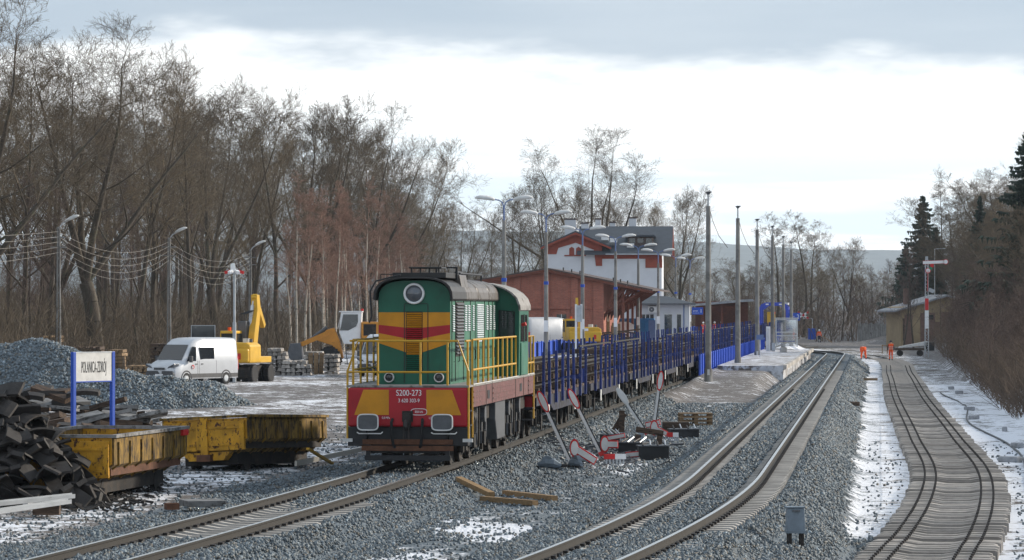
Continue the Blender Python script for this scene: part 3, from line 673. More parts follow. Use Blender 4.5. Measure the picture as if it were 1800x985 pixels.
for i in range(46):
    u = trd.uniform(-40, 760); tree('slim', u, sx0(u, -trd.uniform(52, 70)), skyline(u)+trd.uniform(170, 300), 'thin bare sapling growing among the larger trees of the wood', 'saplings in the wood', name='sapling', wid=1.2)
bl = ['left of the birch cluster, pale straight stem', 'pale stem second in the birch cluster from the left', 'pale stem third in the birch cluster from the left', 'tall birch above the loader cab', 'leaning birch right above the loader cab', 'birch with reddish twigs just right of the loader cab', 'reddish birch nearest the locomotive front', 'reddish birch above the locomotive front corner', 'reddish birch behind the locomotive hood', 'low reddish birch left of the locomotive roof', 'reddish birch at the right end of the birch row', 'small reddish birch at the foot of the wood edge']
for i, (u, top, ln_) in enumerate([(522, 300, 0), (546, 330, .02), (572, 325, .03), (590, 318, 0), (603, 330, .09), (622, 345, .05), (646, 312, 0), (664, 335, -.03), (686, 340, .02), (706, 372, 0), (724, 395, 0), (634, 380, .04)]):
    t_ = tree('birch%d' % (i % 2), u, sx0(u, -49.5-(i % 3)), top, 'birch: ' + bl[i], 'birches at the wood edge', name='birch_tree', wid=.95, rz=i*1.9)
    t_.rotation_euler = (0, ln_, i*1.9)
for i in range(16):
    u = trd.uniform(505, 735); tree('birch%d' % (i % 2), u, sx0(u, -trd.uniform(50, 57)), trd.uniform(330, 420), 'young birch with reddish twigs standing among the taller birches', 'young birches', name='birch_tree', wid=1.2)

# trees round the station and beyond the end of the line
near = [('wide', 1040, 13.6, 222, 'large spreading bare tree rising behind the white station building'),
 ('wide2', 1192, 13.0, 328, 'bare tree right of the station roof'), ('wide2', 975, 14.5, 300, 'bare tree left of the big one behind the station'),
 ('wide2', 918, 14.0, 330, 'leaning bare tree behind the first double lamp'), ('wood1', 868, 12.5, 372, 'bare tree left of the first double lamp'),
 ('wide2', 818, 12.2, 365, 'open bare tree right of the wood, above the cab roof'), ('wood2', 782, 12.6, 372, 'thin bare tree at the edge of the gap right of the wood'),
 ('wide2', 1098, 12.5, 345, 'bare tree behind the station chimneys'), ('wood0', 1140, 12, 355, 'bare tree behind the right half of the station roof'),
 ('alder', 1362, 12.2, 376, 'dark alder left of the twin-stemmed alder, behind the platform posts'), ('alder', 1412, 12.0, 372, 'taller dark alder with catkins, left stem of the pair'),
 ('alder', 1432, 11.8, 388, 'dark alder leaning right beside the taller one'), ('wide2', 1487, 11.5, 418, 'open bare tree right of the alders'),
 ('slim', 1536, 12, 470, 'small bare tree left of the first spruce'), ('slim', 1560, 12.6, 455, 'small bare tree touching the first spruce')]
for key, u, s, top, lab in near: tree(key, u, s, top, lab, wid=1.35 if key == 'alder' else 1.3 if key == 'wide' else 1.0)
for i in range(74):
    u = trd.uniform(740, 1580); s = trd.uniform(7.5, 10.5)
    base = float(np.interp(u, [740, 850, 960, 1200, 1260, 1400, 1500, 1580], [445, 452, 440, 440, 462, 450, 455, 440]))
    tree(trd.choice(['wood0', 'wood1', 'wood2', 'slim', 'wide2']), u, s, base + trd.uniform(-8, 40), 'far bare tree in the distant wood beyond the station', 'distant bare trees', wid=1.35)
for i in range(30):
    u = trd.uniform(1200, 1600); tree('slim', u, trd.uniform(10.8, 13), trd.uniform(468, 530), 'bare thin tree in the thicket beyond the end of the line', 'thicket trees beyond the line', wid=1.5)

# right bank
for u, top, lab in ((1588, 430, 'thin bare tree before the left wall of the trackside house'), (1606, 445, 'bare tree before the trackside house, just left of the semaphore'), (1682, 440, 'leaning bare tree before the right half of the trackside house')): tree('slim', u, 16.2, top, lab, wid=1.3)
tree('spruce0', 1622, 12.5, 345, 'dark spruce left of the larch, behind the semaphore', name='spruce_tree', wid=1.05)
tree('spruce1', 1592, 12.0, 430, 'lower dark spruce leaning out left of the semaphore', name='spruce_tree', wid=1.2)
tree('spruce1', 1646, 12.9, 400, 'dark spruce behind the semaphore arm', name='spruce_tree')
tree('spruce0', 1808, 23, 232, 'dark green spruce cut by the right picture edge', name='spruce_tree', wid=1.15)
tree('spruce1', 1722, 15, 345, 'thin dark spruce top among bare twigs on the bank', name='spruce_tree', wid=.75)
tree('larch', 1662, 12.2, 298, 'tall bare larch with fine tiers right of the spruce', name='larch_tree')
tree('larch', 1706, 12.8, 322, 'second bare larch, shorter, further right', name='larch_tree')
tree('wood2', 1752, 15, 300, 'bare tree leaning above the bank near the right edge'); tree('wood0', 1790, 17, 215, 'tall thin bare tree behind the right-edge spruce')
bank = [(1700, 15, 400), (1730, 16, 380), (1765, 18, 370), (1790, 20, 385), (1690, 17, 440), (1745, 19, 430), (1715, 21, 455), (1770, 23, 470), (1805, 26, 440), (1672, 15, 470), (1655, 16, 505), (1830, 28, 420)]
bank += [(1680, 13, 420), (1700, 13.5, 385), (1724, 14, 400), (1742, 14.5, 365), (1758, 16, 395), (1780, 17, 350), (1800, 19, 330), (1735, 17, 450), (1760, 20, 440), (1795, 23, 425), (1705, 18, 480), (1825, 24, 360), (1640, 14, 520), (1665, 14, 500), (1685, 13, 350), (1712, 13.2, 330), (1738, 13.6, 345), (1762, 14, 318), (1778, 14.4, 300), (1798, 15, 280), (1728, 14.2, 372), (1750, 15, 355), (1672, 13, 380), (1693, 14, 410), (1716, 15, 415), (1740, 16, 405), (1770, 16.5, 380), (1788, 18, 395), (1722, 13, 350), (1756, 14, 380)]
for u, s, top in bank: tree('slim' if top > 425 else trd.choice(['wood1', 'alder', 'wide2']), u, s, top, 'bare brown small tree growing on the right-hand bank', 'small trees on the bank', name='bank_tree', wid=1.75)
for i in range(64):
    s = trd.uniform(17, 36); x0 = trd.uniform(6.2, 13); u = 1545 + x0*s
    if u > 1850: continue
    p = WS(u, s); tree('shrub', u, s, 542 - (trd.uniform(2.8, 6.0)+gp(p.x, p.y)-H)*s, 'leafless brown bush on the slope of the bank', 'bushes on the bank', name='bush', wid=trd.uniform(1, 1.6))

def brush(name, n, pos, hrange, m, label, seed, lean=.25, r=.012, segs_n=3):
    rd = random.Random(seed); S = []
    for i in range(n):
        x, y = pos(rd); z = gp(x, y)-.1; hh = rd.uniform(*hrange); d = Vector((rd.gauss(0, lean), rd.gauss(0, lean), 1)).normalized(); p = Vector((x, y, z)); rr = r*rd.uniform(.7, 1.6)
        for k in range(segs_n):
            d = (d + Vector((rd.gauss(0, .32), rd.gauss(0, .32), -.02))).normalized(); q = p + d*hh/segs_n; S.append((*p, rr*(1-.25*k), *q, rr*(.75-.25*k)))
            if k:
                e = (d + Vector((rd.gauss(0, .6), rd.gauss(0, .6), .1))).normalized(); S.append((*p, rr*.6, *(p+e*hh*.35), rr*.3))
            p = q
    o = bpy.data.objects.new(name, tubes_mesh(name, S, 3, m)); C.objects.link(o); return tag(o, label, 'undergrowth', kind='stuff')
def pos_wood(rd):
    u = rd.uniform(-60, 765); s = sx0(u, -(50.5 + 60*rd.random()**1.8)); p = WS(u, s); return p.x, p.y
brush('undergrowth', 6800, pos_wood, (.8, 6.5), K['brush'], 'tangled dry undergrowth on the floor of the wood', 5, .2, .022)
def pos_bank(rd):
    while True:
        s = rd.uniform(15, 40); x0 = 6.0 + 10*rd.random(); u = 1545 + x0*s
        if u < 1840: p = WS(u, s); return p.x, p.y
brush('bank_scrub', 8000, pos_bank, (.4, 3.0), K['brushbank'], 'dense dry scrub covering the right-hand bank', 6, .40, .014)
def pos_far(rd):
    u = rd.uniform(740, 1640); p = WS(u, rd.uniform(8.5, 13.2)); return p.x, p.y
brush('distant_thicket', 4500, pos_far, (2, 8), K['brushbank'], 'brown leafless thicket beyond the end of the line', 7, .2, .035)
# ---------------------------------------------------------------- diesel locomotive (front = -y, right side = +x)
def locomotive():
    y0 = F/74; x0, a = along(t1, y0+8); X = float(t1(y0+8)); fx, fy = X-8*math.sin(a), y0+8-8*math.cos(a)
    o = thing('diesel_locomotive', 'green and red diesel shunting locomotive with yellow chevrons and white-ringed headlight', 'locomotive', (fx, fy, 0), -a)
    # frame
    MB().box(-1.2, 1.2, .3, 16.3, 1.0, 1.9).build('underframe', K['under'], o)
    d = MB().box(-1.46, 1.46, .02, 16.6, 1.915, 1.965).build('walkway', K['deck'], o)
    bb = MB().box(-1.43, 1.43, 0, .22, .98, 1.912).build('buffer_beam', K['red'], o, bev=.05, seg=3)
    MB().box(-1.43, 1.43, 16.4, 16.6, .98, 1.912).build('buffer_beam', K['red'], o)
    for s in (-1, 1):
        MB().prism([(s*.45, 1.26), (s*1.28, 1.26), (s*1.06, 1.86), (s*.45, 1.86)], 'y', -.006, .002).build('warning_panel', K['yellow'], bb)
        MB().box(min(s*.98, s*1.44), max(s*.98, s*1.44), .03, .55, .52, .976).build('corner_step', K['black'], o, bev=.02)
        MB().box(s*1.44-.12, s*1.44+.12, -.03, .03, .62, .70).build('step_plate', K['offwhite'], o)
        u = MB(); bx = s*.885                                                       # buffer: rim, plate, stem
        pl = [(bx+math.copysign(abs(math.cos(t))**.45, math.cos(t))*.245, 1.10+math.copysign(abs(math.sin(t))**.45, math.sin(t))*.185) for t in np.linspace(0, 2*math.pi, 28, endpoint=False)]
        u.tube([(bx, .02, 1.1), (bx, -.42, 1.1)], .13, 12); u.prism(pl, 'y', -.50, -.44)
        bo = u.build('buffer', K['machgrey'], o)
        rim = MB(); rim.tube([(p[0], -.505, p[1]) for p in pl + [pl[0]]], .017, 6); rim.build('rim', K['offwhite'], bo)
        MB().tube([(bx-.27, -.40, .86), (bx-.22, -.42, .83), (bx+.3, -.42, .83), (bx+.34, -.40, .87)], .016, 6).build('grab_bar', K['offwhite'], bo)
        MB().tube([(s*.36, -.02, 1.16), (s*.37, -.14, 1.1), (s*.36, -.16, .8), (s*.33, -.10, .55), (s*.30, -.04, .5)], .035, 8).build('brake_hose', K['rubber'], o)
    c = MB().box(-.09, .09, -.16, .0, .98, 1.3).box(-.13, .13, -.03, .0, 1.1, 1.36); c.tube([(0, -.15, 1.12), (0, -.32, 1.10), (0, -.36, 1.0), (0, -.28, .93)], .05, 8); c.tube([(-.05, -.2, .97), (-.06, -.24, .7), (.06, -.24, .7), (.05, -.2, .97)], .03, 6)
    c.build('coupling_hook', K['iron'], o)
    for z, wd, yy, kk in ((.62, 1.08, -.02, 'rust'), (.47, 1.1, -.05, 'rust'), (.24, 1.03, -.02, 'black')):
        MB().box(-wd, wd, yy, yy+.10, z-.06, z+.06).build('snow_guard_bar', K[kk], o)
    MB().box(-1.0, -.9, 0, .08, .2, .66).box(.9, 1.0, 0, .08, .2, .66).box(-.95, .95, .1, .2, .35, .98).build('guard_bracket', K['black'], o)
    lettering('S200-273', .20, K['white'], bb, (.03, -.004, 1.78), .82); lettering('3 620 303-9', .125, K['white'], bb, (.03, -.004, 1.60), .85)
    lettering('850 kN', .075, K['white'], bb, (.27, -.004, 1.335), .85); lettering('0,8 MPa', .075, K['white'], bb, (-.52, -.012, 1.19), .8); lettering('1,5 MPa', .075, K['white'], bb, (.60, -.012, 1.19), .8)
    ring = [(.27+math.copysign(abs(math.cos(t))**.55, math.cos(t))*.19, -.006, 1.335+math.copysign(abs(math.sin(t))**.7, math.sin(t))*.075) for t in np.linspace(0, 2*math.pi, 25)]
    MB().tube(ring, .008, 5).build('emblem_ring', K['white'], bb)
    # side skirts
    for s in (-1, 1):
        sk = MB().box(s*1.43-.02, s*1.43+.02, .95, 16.25, 1.42, 1.905).build('side_skirt', K['skirt'], o)
        for ya, yb in ((1.1, 3.2), (5.5, 11.0), (14.8, 16.1)):
            for z in (1.53, 1.66, 1.79): MB().box(s*1.455-.012, s*1.455+.012, ya, yb, z-.02, z+.02).build('rib', K['skirt'], sk)
        for yy in (4.2, 12.4): MB().box(s*1.452-.01, s*1.452+.01, yy, yy+.5, 1.55, 1.76).build('pocket', K['black'], sk)
        for yy in (1.0, 3.9, 5.3, 11.2, 13.4, 14.7): MB().box(s*1.452-.008, s*1.452+.008, yy, yy+.04, 1.43, 1.90).build('seam', K['under'], sk)
        MB().box(s*1.46-.015, s*1.46+.015, .95, 16.3, 1.965, 1.985).build('edge_strip', K['offwhite'], sk)
    # long hood
    def arch(wd, z1, zt, n=12):
        return [(-wd, 1.965), (wd, 1.965)] + [(wd*math.copysign(abs(math.cos(t))**.62, math.cos(t)), z1+(zt-z1)*abs(math.sin(t))**.75) for t in np.linspace(0, math.pi, n)]
    hd = MB().prism(arch(.87, 4.0, 4.47), 'y', 1.3, 11.8).build('long_hood', K['greenside'], o)
    fr = MB().prism(arch(.872, 4.0, 4.47), 'y', 1.26, 1.302).build('hood_front', K['green'], o)
    def band(zs_t, zc_t, zs_b, zc_b, m, yy):
        for s in (-1, 1):
            MB().prism([(0, zc_b), (s*.868, zs_b), (s*.868, zs_t), (0, zc_t)], 'y', yy, 1.262).build('chevron', m, fr)
    band(3.70, 3.70, 3.40, 3.31, K['yellow'], 1.252); band(3.40, 3.31, 3.20, 3.03, K['red'], 1.252); band(3.20, 3.03, 2.96, 2.67, K['yellow'], 1.252)
    gt = MB().box(-.2, .2, 1.244, 1.25, 2.25, 3.72).build('front_grille', K['under'], fr)
    for k in range(31):
        z = 2.28+k*.0465; m_ = K['yellow'] if z > 3.33 else K['red'] if z > 3.05 else K['yellow'] if z > 2.69 else K['green']
        MB().obox((.0, 1.235, z), (.37, .032, .016), (R(35), 0, 0)).build('slat', m_, gt)
    for q in ((-.24, 2.0, 3.9), (.33, 2.0, 3.9)): MB().box(q[0]-.008, q[0]+.008, 1.240, 1.252, q[1], q[2]).build('door_seam', K['black'], fr)
    MB().box(-.23, .32, 1.240, 1.252, 3.9, 3.916).build('door_seam', K['black'], fr)
    def lamp(x, z, r_, yy=1.26, big=False):
        n = 28; cir = lambda rr, y_: [(x+rr*math.cos(t), y_, z+rr*math.sin(t)) for t in np.linspace(0, 2*math.pi, n, endpoint=False)]
        rimo = MB().loft([cir(r_, yy), cir(r_, yy-.10), cir(r_*.94, yy-.12), cir(r_*.80, yy-.11), cir(r_*.78, yy-.04)], cap=False).build('headlight' if big else 'marker_lamp', K['white' if big else 'offwhite'], o, smooth=True)
        MB().loft([cir(r_*.80, yy-.05), cir(r_*.72, yy-.085), cir(r_*.45, yy-.11), cir(.004, yy-.12)], cap=False).build('lens', K['lens'] if big else K['glass'], rimo, smooth=True)
    lamp(0, 4.15, .255, big=True); lamp(-.605, 2.13, .12); lamp(.605, 2.13, .12)
    # roof
    rf = [(wd, z) for wd, z in [(.97*math.copysign(abs(math.cos(t))**.62, math.cos(t)), 4.02+.53*abs(math.sin(t))**.75) for t in np.linspace(.0, math.pi, 14)]]
    inner = [(p[0]*.94, p[1]-.04) for p in reversed(rf)]
    MB().prism(rf+inner, 'y', .98, 4.0).build('hood_roof', K['roofdark'], o, bev=.01)
    for i, (ya, yb) in enumerate(((4.02, 6.6), (6.66, 9.1), (9.16, 11.78))): MB().prism(rf+inner, 'y', ya, yb).build('roof_hatch', K['roofgrey'], o, bev=.02)
    MB().tube([(-1.0, 1.0, 3.6), (-1.04, .98, 4.2), (-.9, .98, 4.45), (-.3, .96, 4.6)], .022, 6).tube([(-1.0, 1.0, 3.6), (-1.06, 1.0, 3.45)], .02, 6).build('cable', K['black'], o)
    q = MB().box(-.55, .75, 1.4, 3.9, 4.53, 4.66).box(-.18, .62, 1.6, 2.6, 4.76, 4.80)
    for xx in (-.12, .1, .32, .55): q.box(xx-.02, xx+.02, 1.62, 1.68, 4.64, 4.78)
    for xx in (-.85, -.6): q.tube([(xx, 1.5, 4.46), (xx, 1.5, 4.62)], .015, 5)
    q.tube([(-.85, 1.5, 4.62), (-.3, 1.5, 4.62)], .015, 5); q.build('fan_housing', K['roofdark'], o, bev=.01)
    q = MB().prism([(.25, 4.45), (.9, 4.3), (.84, 4.62), (.3, 4.68)], 'y', 3.5, 4.9); q.build('exhaust_box', K['roofgrey'], o, bev=.02)
    q = MB().box(.25, .3, 3.4, 3.45, 4.55, 4.8).box(.75, .8, 3.4, 3.45, 4.5, 4.8).box(.25, .8, 3.4, 3.45, 4.78, 4.82).build('roof_rail', K['black'], o)
    q = MB()
    for s in (-.55, .55):
        q.tube([(s, 6.0, 4.5), (s, 6.05, 4.68), (s, 11.0, 4.68), (s, 11.05, 4.5)], .025, 6)
    q.tube([(.1, 9, 4.5), (.1, 9, 4.74), (.1, 10.4, 4.74), (.1, 10.4, 4.5)], .03, 6); q.tube([(0, 7.6, 4.56), (0, 8.1, 4.56)], .12, 10); q.build('roof_pipe', K['black'], o)
    # side louvres, radiator grille, doors
    for s in (-1, 1):
        e = s*.872
        rg_ = MB().box(e-.01, e+.012, 2.35, 3.95, 2.62, 3.95).build('radiator_frame', K['under'], hd); sl = MB()
        for k in range(16): sl.obox((e+s*.03, 3.15, 2.70+k*.08), (.02, 1.5, .05), (0, s*R(-40), 0))
        sl.build('shutter', K['machgrey'], rg_)
        for i, (ya, yb) in enumerate(((1.7, 2.1), (4.25, 4.75), (4.95, 5.45), (6.0, 6.4), (6.9, 8.7), (9.2, 9.7), (10.0, 10.5), (10.9, 11.4))):
            lv = MB(); zb = 3.25 if i != 4 else 2.95
            for k in range(int((3.95-zb)/.055)): lv.obox((e+s*.012, (ya+yb)/2, zb+k*.055), (.018, (yb-ya)*.86, .034), (0, s*R(-28), 0))
            lv.build('louvre', K['galv'], hd)
        for yy in (1.55, 2.28, 4.05, 5.55, 6.65, 8.85, 9.85, 10.75): MB().box(min(e-s*.004, e+s*.014), max(e-s*.004, e+s*.014), yy-.015, yy+.015, 2.02, 3.98).build('door_seam', K['under'], hd)
        for yy in np.arange(1.9, 11.6, .9): MB().tube([(e+s*.01, yy, 2.5), (e+s*.05, yy, 2.5), (e+s*.05, yy, 2.75), (e+s*.01, yy, 2.75)], .010, 5).build('door_handle', K['under'], hd)
    # cab
    cabp = [(-1.48, 1.965), (1.48, 1.965), (1.50, 3.72)] + [(1.50*math.copysign(abs(math.cos(t))**.8, math.cos(t)), 3.72+.76*abs(math.sin(t))**.85) for t in np.linspace(.12, math.pi-.12, 13)] + [(-1.50, 3.72)]
    cab = MB().prism(cabp, 'y', 11.82, 14.4).build('cab', K['green'], o, bev=.02)
    top = [p for p in cabp if p[1] >= 3.72]; ot = [(p[0]*1.03, p[1]+.03) for p in top]; MB().prism(ot + list(reversed(top)), 'y', 11.62, 14.6).build('cab_roof', K['deck'], o)
    for s in (-1, 1):
        xs = sorted((s*.98, s*1.34)); MB().prism([(xs[0], 2.98), (xs[1], 2.98), (xs[1], 3.60), (xs[1]-.06*(s > 0), 3.72), (xs[0]+.06*(s < 0), 3.72), (xs[0], 3.66)], 'y', 11.79, 11.83).build('cab_window', K['glass'], cab)
        MB().tube([(xs[0]-.02, 11.785, 2.96), (xs[1]+.02, 11.785, 2.96), (xs[1]+.02, 11.785, 3.70), (xs[0]-.02, 11.785, 3.74), (xs[0]-.02, 11.785, 2.96)], .02, 5).build('window_seal', K['rubber'], cab)
        e = s*1.49; MB().box(e-.02, e+.02, 12.2, 13.9, 2.9, 3.62).build('side_window', K['glass'], cab)
        MB().box(e-.012, e+.028, 13.0, 13.06, 2.88, 3.64).build('window_bar', K['greenside'], cab); MB().box(e-.015, e+.03, 12.15, 13.95, 2.0, 2.86).build('side_panel', K['greenside'], cab)
        MB().tube([(e+s*.05, 12.1, 3.35), (e+s*.16, 12.08, 3.38)], .05, 8).build('marker_lamp', K['sred'], cab)
        for k, (xa, xb) in enumerate(((.92, .95),)): MB().tube([(s*.92, 11.78, 2.05), (s*.92, 11.78, 2.9)], .014, 5).build('grab_rail', K['handrail'], cab)
    MB().prism(arch(.9, 3.0, 3.35), 'y', 14.42, 16.1).build('short_hood', K['greenside'], o)
    # handrails
    def hr(name, lines, r=.027):
        q = MB()
        for l in lines: q.tube(l, r, 6)
        q.build(name, K['handrail'], o)
    zt, zm = 3.02, 2.28
    hr('front_handrail', [[(1.45, .05, .68), (1.45, .05, 2.3), (1.2, .05, zt), (-1.2, .05, zt), (-1.45, .05, 2.3), (-1.45, .05, .68)]] + [[(x, .05, 1.95), (x, .05, zt)] for x in (-.72, .30, .95)] + [[(-1.43, .06, zm), (-.72, .06, zm)], [(-.72, .06, zm), (.98, .06, zm)]])
    for s in (-1, 1):
        hr('side_handrail', [[(s*1.44, .95, .70), (s*1.44, .95, zt+.02), (s*1.44, 11.4, zt+.02), (s*1.44, 11.4, 1.96)], [(s*1.44, .95, zm+.04), (s*1.44, 11.4, zm+.04)]] + [[(s*1.44, y, 1.96), (s*1.44, y, zt)] for y in np.arange(2.2, 11.3, 1.15)])
        hr('rear_handrail', [[(s*1.44, 14.7, 1.96), (s*1.44, 14.7, zt), (s*1.44, 16.4, zt), (s*1.44, 16.4, .7)], [(s*1.44, 14.7, zm), (s*1.44, 16.4, zm)], [(s*1.44, 15.5, 1.96), (s*1.44, 15.5, zt)]])
        hr('front_post', [[(s*1.38, .5, 1.96), (s*1.38, .5, zt)], [(s*1.38, .05, zt), (s*1.38, 1.0, zt)]])
        for z in (.66, 1.0, 1.35):
            for ya, yb in ((.56, .95), (16.1, 16.4)): MB().box(s*1.28-.16, s*1.28+.16, ya, yb, z-.02, z+.02).build('step', K['black'], o)
    for z in (2.35, 2.75, 3.1): MB().tube([(-.87, 1.3, z), (-1.0, 1.25, z), (-1.0, 1.25, z+.12), (-.93, 1.25, z+.12)], .015, 5).build('lamp_bracket', K['black'], o)
    # running gear
    wh = MB()
    cirw = lambda rr, x: [(x, rr*math.cos(t), rr*math.sin(t)) for t in np.linspace(0, 2*math.pi, 24, endpoint=False)]
    wh.loft([cirw(.12, -.07), cirw(.40, -.05), cirw(.44, -.07), cirw(.525, -.07), cirw(.525, .05), cirw(.555, .06), cirw(.555, .08), cirw(.1, .08)]); wme = wh.mesh('wheel', K['under'])
    for yc in (3.9, 12.6):
        bo = MB().box(-1.05, 1.05, yc-.2, yc+.2, .5, .95)
        for s in (-1, 1):
            bo.prism([(yc-2.7, .62), (yc+2.7, .62), (yc+2.7, .85), (yc+1.4, 1.02), (yc-1.4, 1.02), (yc-2.7, .85)], 'x', s*1.02-.05, s*1.02+.05)
            for k in (-2, 0, 2):
                bo.box(s*1.08-.12, s*1.08+.12, yc+k-.17, yc+k+.17, .36, .66)
                for e in (-.42, .42): bo.tube([(s*1.1, yc+k+e, .32), (s*1.1, yc+k+e, .92)], .09, 8)
            for k in (-1, 1): bo.tube([(s*1.15, yc+k, 1.1), (s*1.15, yc+k+.5, 1.15)], .14, 10); bo.box(s*1.16-.04, s*1.16+.04, yc+k*1.5-.06, yc+k*1.5+.06, .25, 1.5); bo.box(s*1.2-.03, s*1.2+.03, yc+k*.5-.05, yc+k*.5+.05, .35, 1.5)
            for k in (-1.2, 1.1): bo.box(s*1.28-.03, s*1.28+.03, yc+k-.16, yc+k+.16, .42, .72)
        bg_ = bo.build('bogie', K['under'], o)
        for k in (-2, 0, 2):
            for s in (-1, 1): inst('wheel', wme, bg_, (s*.75, yc+k, .525), (0, 0, math.pi if s > 0 else 0))
            MB().tube([(-.75, yc+k, .525), (.75, yc+k, .525)], .09, 8).build('axle', K['under'], bg_)
        for s in (-1, 1):
            for k in (-1.6, -.4, .7, 1.7): MB().obox((s*1.24, yc+k, .58), (.05, .22, .30), (0, 0, .2)).build('brake_shoe', K['machgrey'], bg_); MB().tube([(s*1.22, yc+k+.3, .55), (s*1.22, yc+k+.3, 1.45)], .03, 6).build('sand_pipe', K['machgrey'], bg_)
            for k in (-1.9, .9): MB().tube([(s*1.12, yc+k, 1.15), (s*1.34, yc+k, 1.15)], .2, 14).build('brake_cylinder', K['machgrey'], bg_)
    ft = MB()
    for s in (-1, 1): ft.prism([(7.0, .95), (7.5, .42), (9.4, .42), (9.4, 1.42), (7.0, 1.42)], 'x', min(s*.5, s*1.36), max(s*.5, s*1.36))
    ft.build('fuel_tank', K['machgrey'], o, bev=.03)
    return o
locomotive()

# ---------------------------------------------------------------- stake wagons behind it
def wagon_meshes():
    w_ = {}; Lh = 9.2
    b = MB()
    for s in (-1, 1): b.prism([(-Lh, 1.22), (-Lh, .98), (-5, .98), (-3.6, .72), (3.6, .72), (5, .98), (Lh, .98), (Lh, 1.22)], 'x', s*1.30-.05, s*1.30+.05)
    for y in np.arange(-9, 9.1, 1.5): b.box(-1.28, 1.28, y-.06, y+.06, .98, 1.14)
    b.box(-.2, .2, -9, 9, .9, 1.1); b.box(-1.3, 1.3, -Lh-.1, -Lh+.1, .9, 1.22); b.box(-1.3, 1.3, Lh-.1, Lh+.1, .9, 1.22); w_['underframe'] = b.mesh('underframe', K['wagonunder'])
    b = MB(); b.box(-1.3, 1.3, -Lh, Lh, 1.222, 1.28); w_['floor'] = b.mesh('floor', K['wooddark'])
    b = MB(); b.prism([(-.085, .95), (.085, .95), (.085, 1.55), (.04, 1.66), (.035, 2.52), (-.035, 2.52), (-.04, 1.66), (-.085, 1.55)], 'x', -.04, .04); w_['stake'] = b.mesh('stake', K['wagonblue'])
    b = MB(); b.box(-1.2, 1.2, -.05, .05, 1.28, 1.75); w_['end_wall'] = b.mesh('end_wall', K['wagonblue'])
    b = MB()
    for s in (-1, 1): b.prism([(-1.3, .5), (1.3, .5), (1.1, .78), (.4, .82), (.3, .5+.12), (-.3, .62), (-.4, .82), (-1.1, .78)], 'x', s*1.0-.06, s*1.0+.06)
    for s in (-1, 1):
        for y in (-.9, .9): b.box(s*1.08-.1, s*1.08+.1, y-.16, y+.16, .35, .62); b.tube([(s*1.04, y-.32, .4), (s*1.04, y-.32, .78)], .08, 8); b.tube([(s*1.04, y+.32, .4), (s*1.04, y+.32, .78)], .08, 8)
    b.box(-.95, .95, -.15, .15, .5, .8); w_['bogie'] = b.mesh('bogie', K['under'])
    b = MB(); cw = lambda rr, x: [(x, rr*math.cos(t), rr*math.sin(t)) for t in np.linspace(0, 2*math.pi, 20, endpoint=False)]
    for s in (-1, 1): b.loft([cw(.1, s*.68), cw(.46, s*.70), cw(.46, s*.80), cw(.1, s*.82)])
    b.tube([(-.7, 0, 0), (.7, 0, 0)], .08, 8); w_['wheelset'] = b.mesh('wheelset', K['under'])
    b = MB(); b.tube([(0, 0, 1.05), (0, -.38, 1.05)], .10, 10).tube([(0, -.38, 1.05), (0, -.45, 1.05)], .22, 14); w_['buffer'] = b.mesh('buffer', K['under'])
    b = MB(); b.box(-.012, .012, -.22, .22, .55, .95); w_['data_plate'] = b.mesh('data_plate', K['offwhite'])
    b = MB(); b.box(-.02, .02, -.12, .12, .25, .7).box(-.03, .03, -.03, .03, .7, 1.0); w_['brake_gear'] = b.mesh('brake_gear', K['under'])
    b = MB()
    for y in (-8.2, 8.2): b.obox((0, y, 1.52), (2.3, .3, .5))
    return w_
WG = wagon_meshes()
b = MB()
for s in (-.75, .75): b.box(s-.04, s+.04, -8.6, 8.6, .14, .20).box(s-.07, s+.07, -8.6, 8.6, .02, .045)
PANELRAIL = b.mesh('rail', K['rail']); b = MB(); b.box(-1.22, 1.22, -.13, .13, -.13, .02); PANELSLP = b.mesh('sleeper', K['wooddark'])
yw = F/74 + 17.6; nw = 0
ordn = ['first', 'second', 'third', 'fourth', 'fifth', 'sixth', 'seventh', 'eighth', 'ninth', 'tenth', 'eleventh', 'twelfth', 'thirteenth']
wr = random.Random(8)
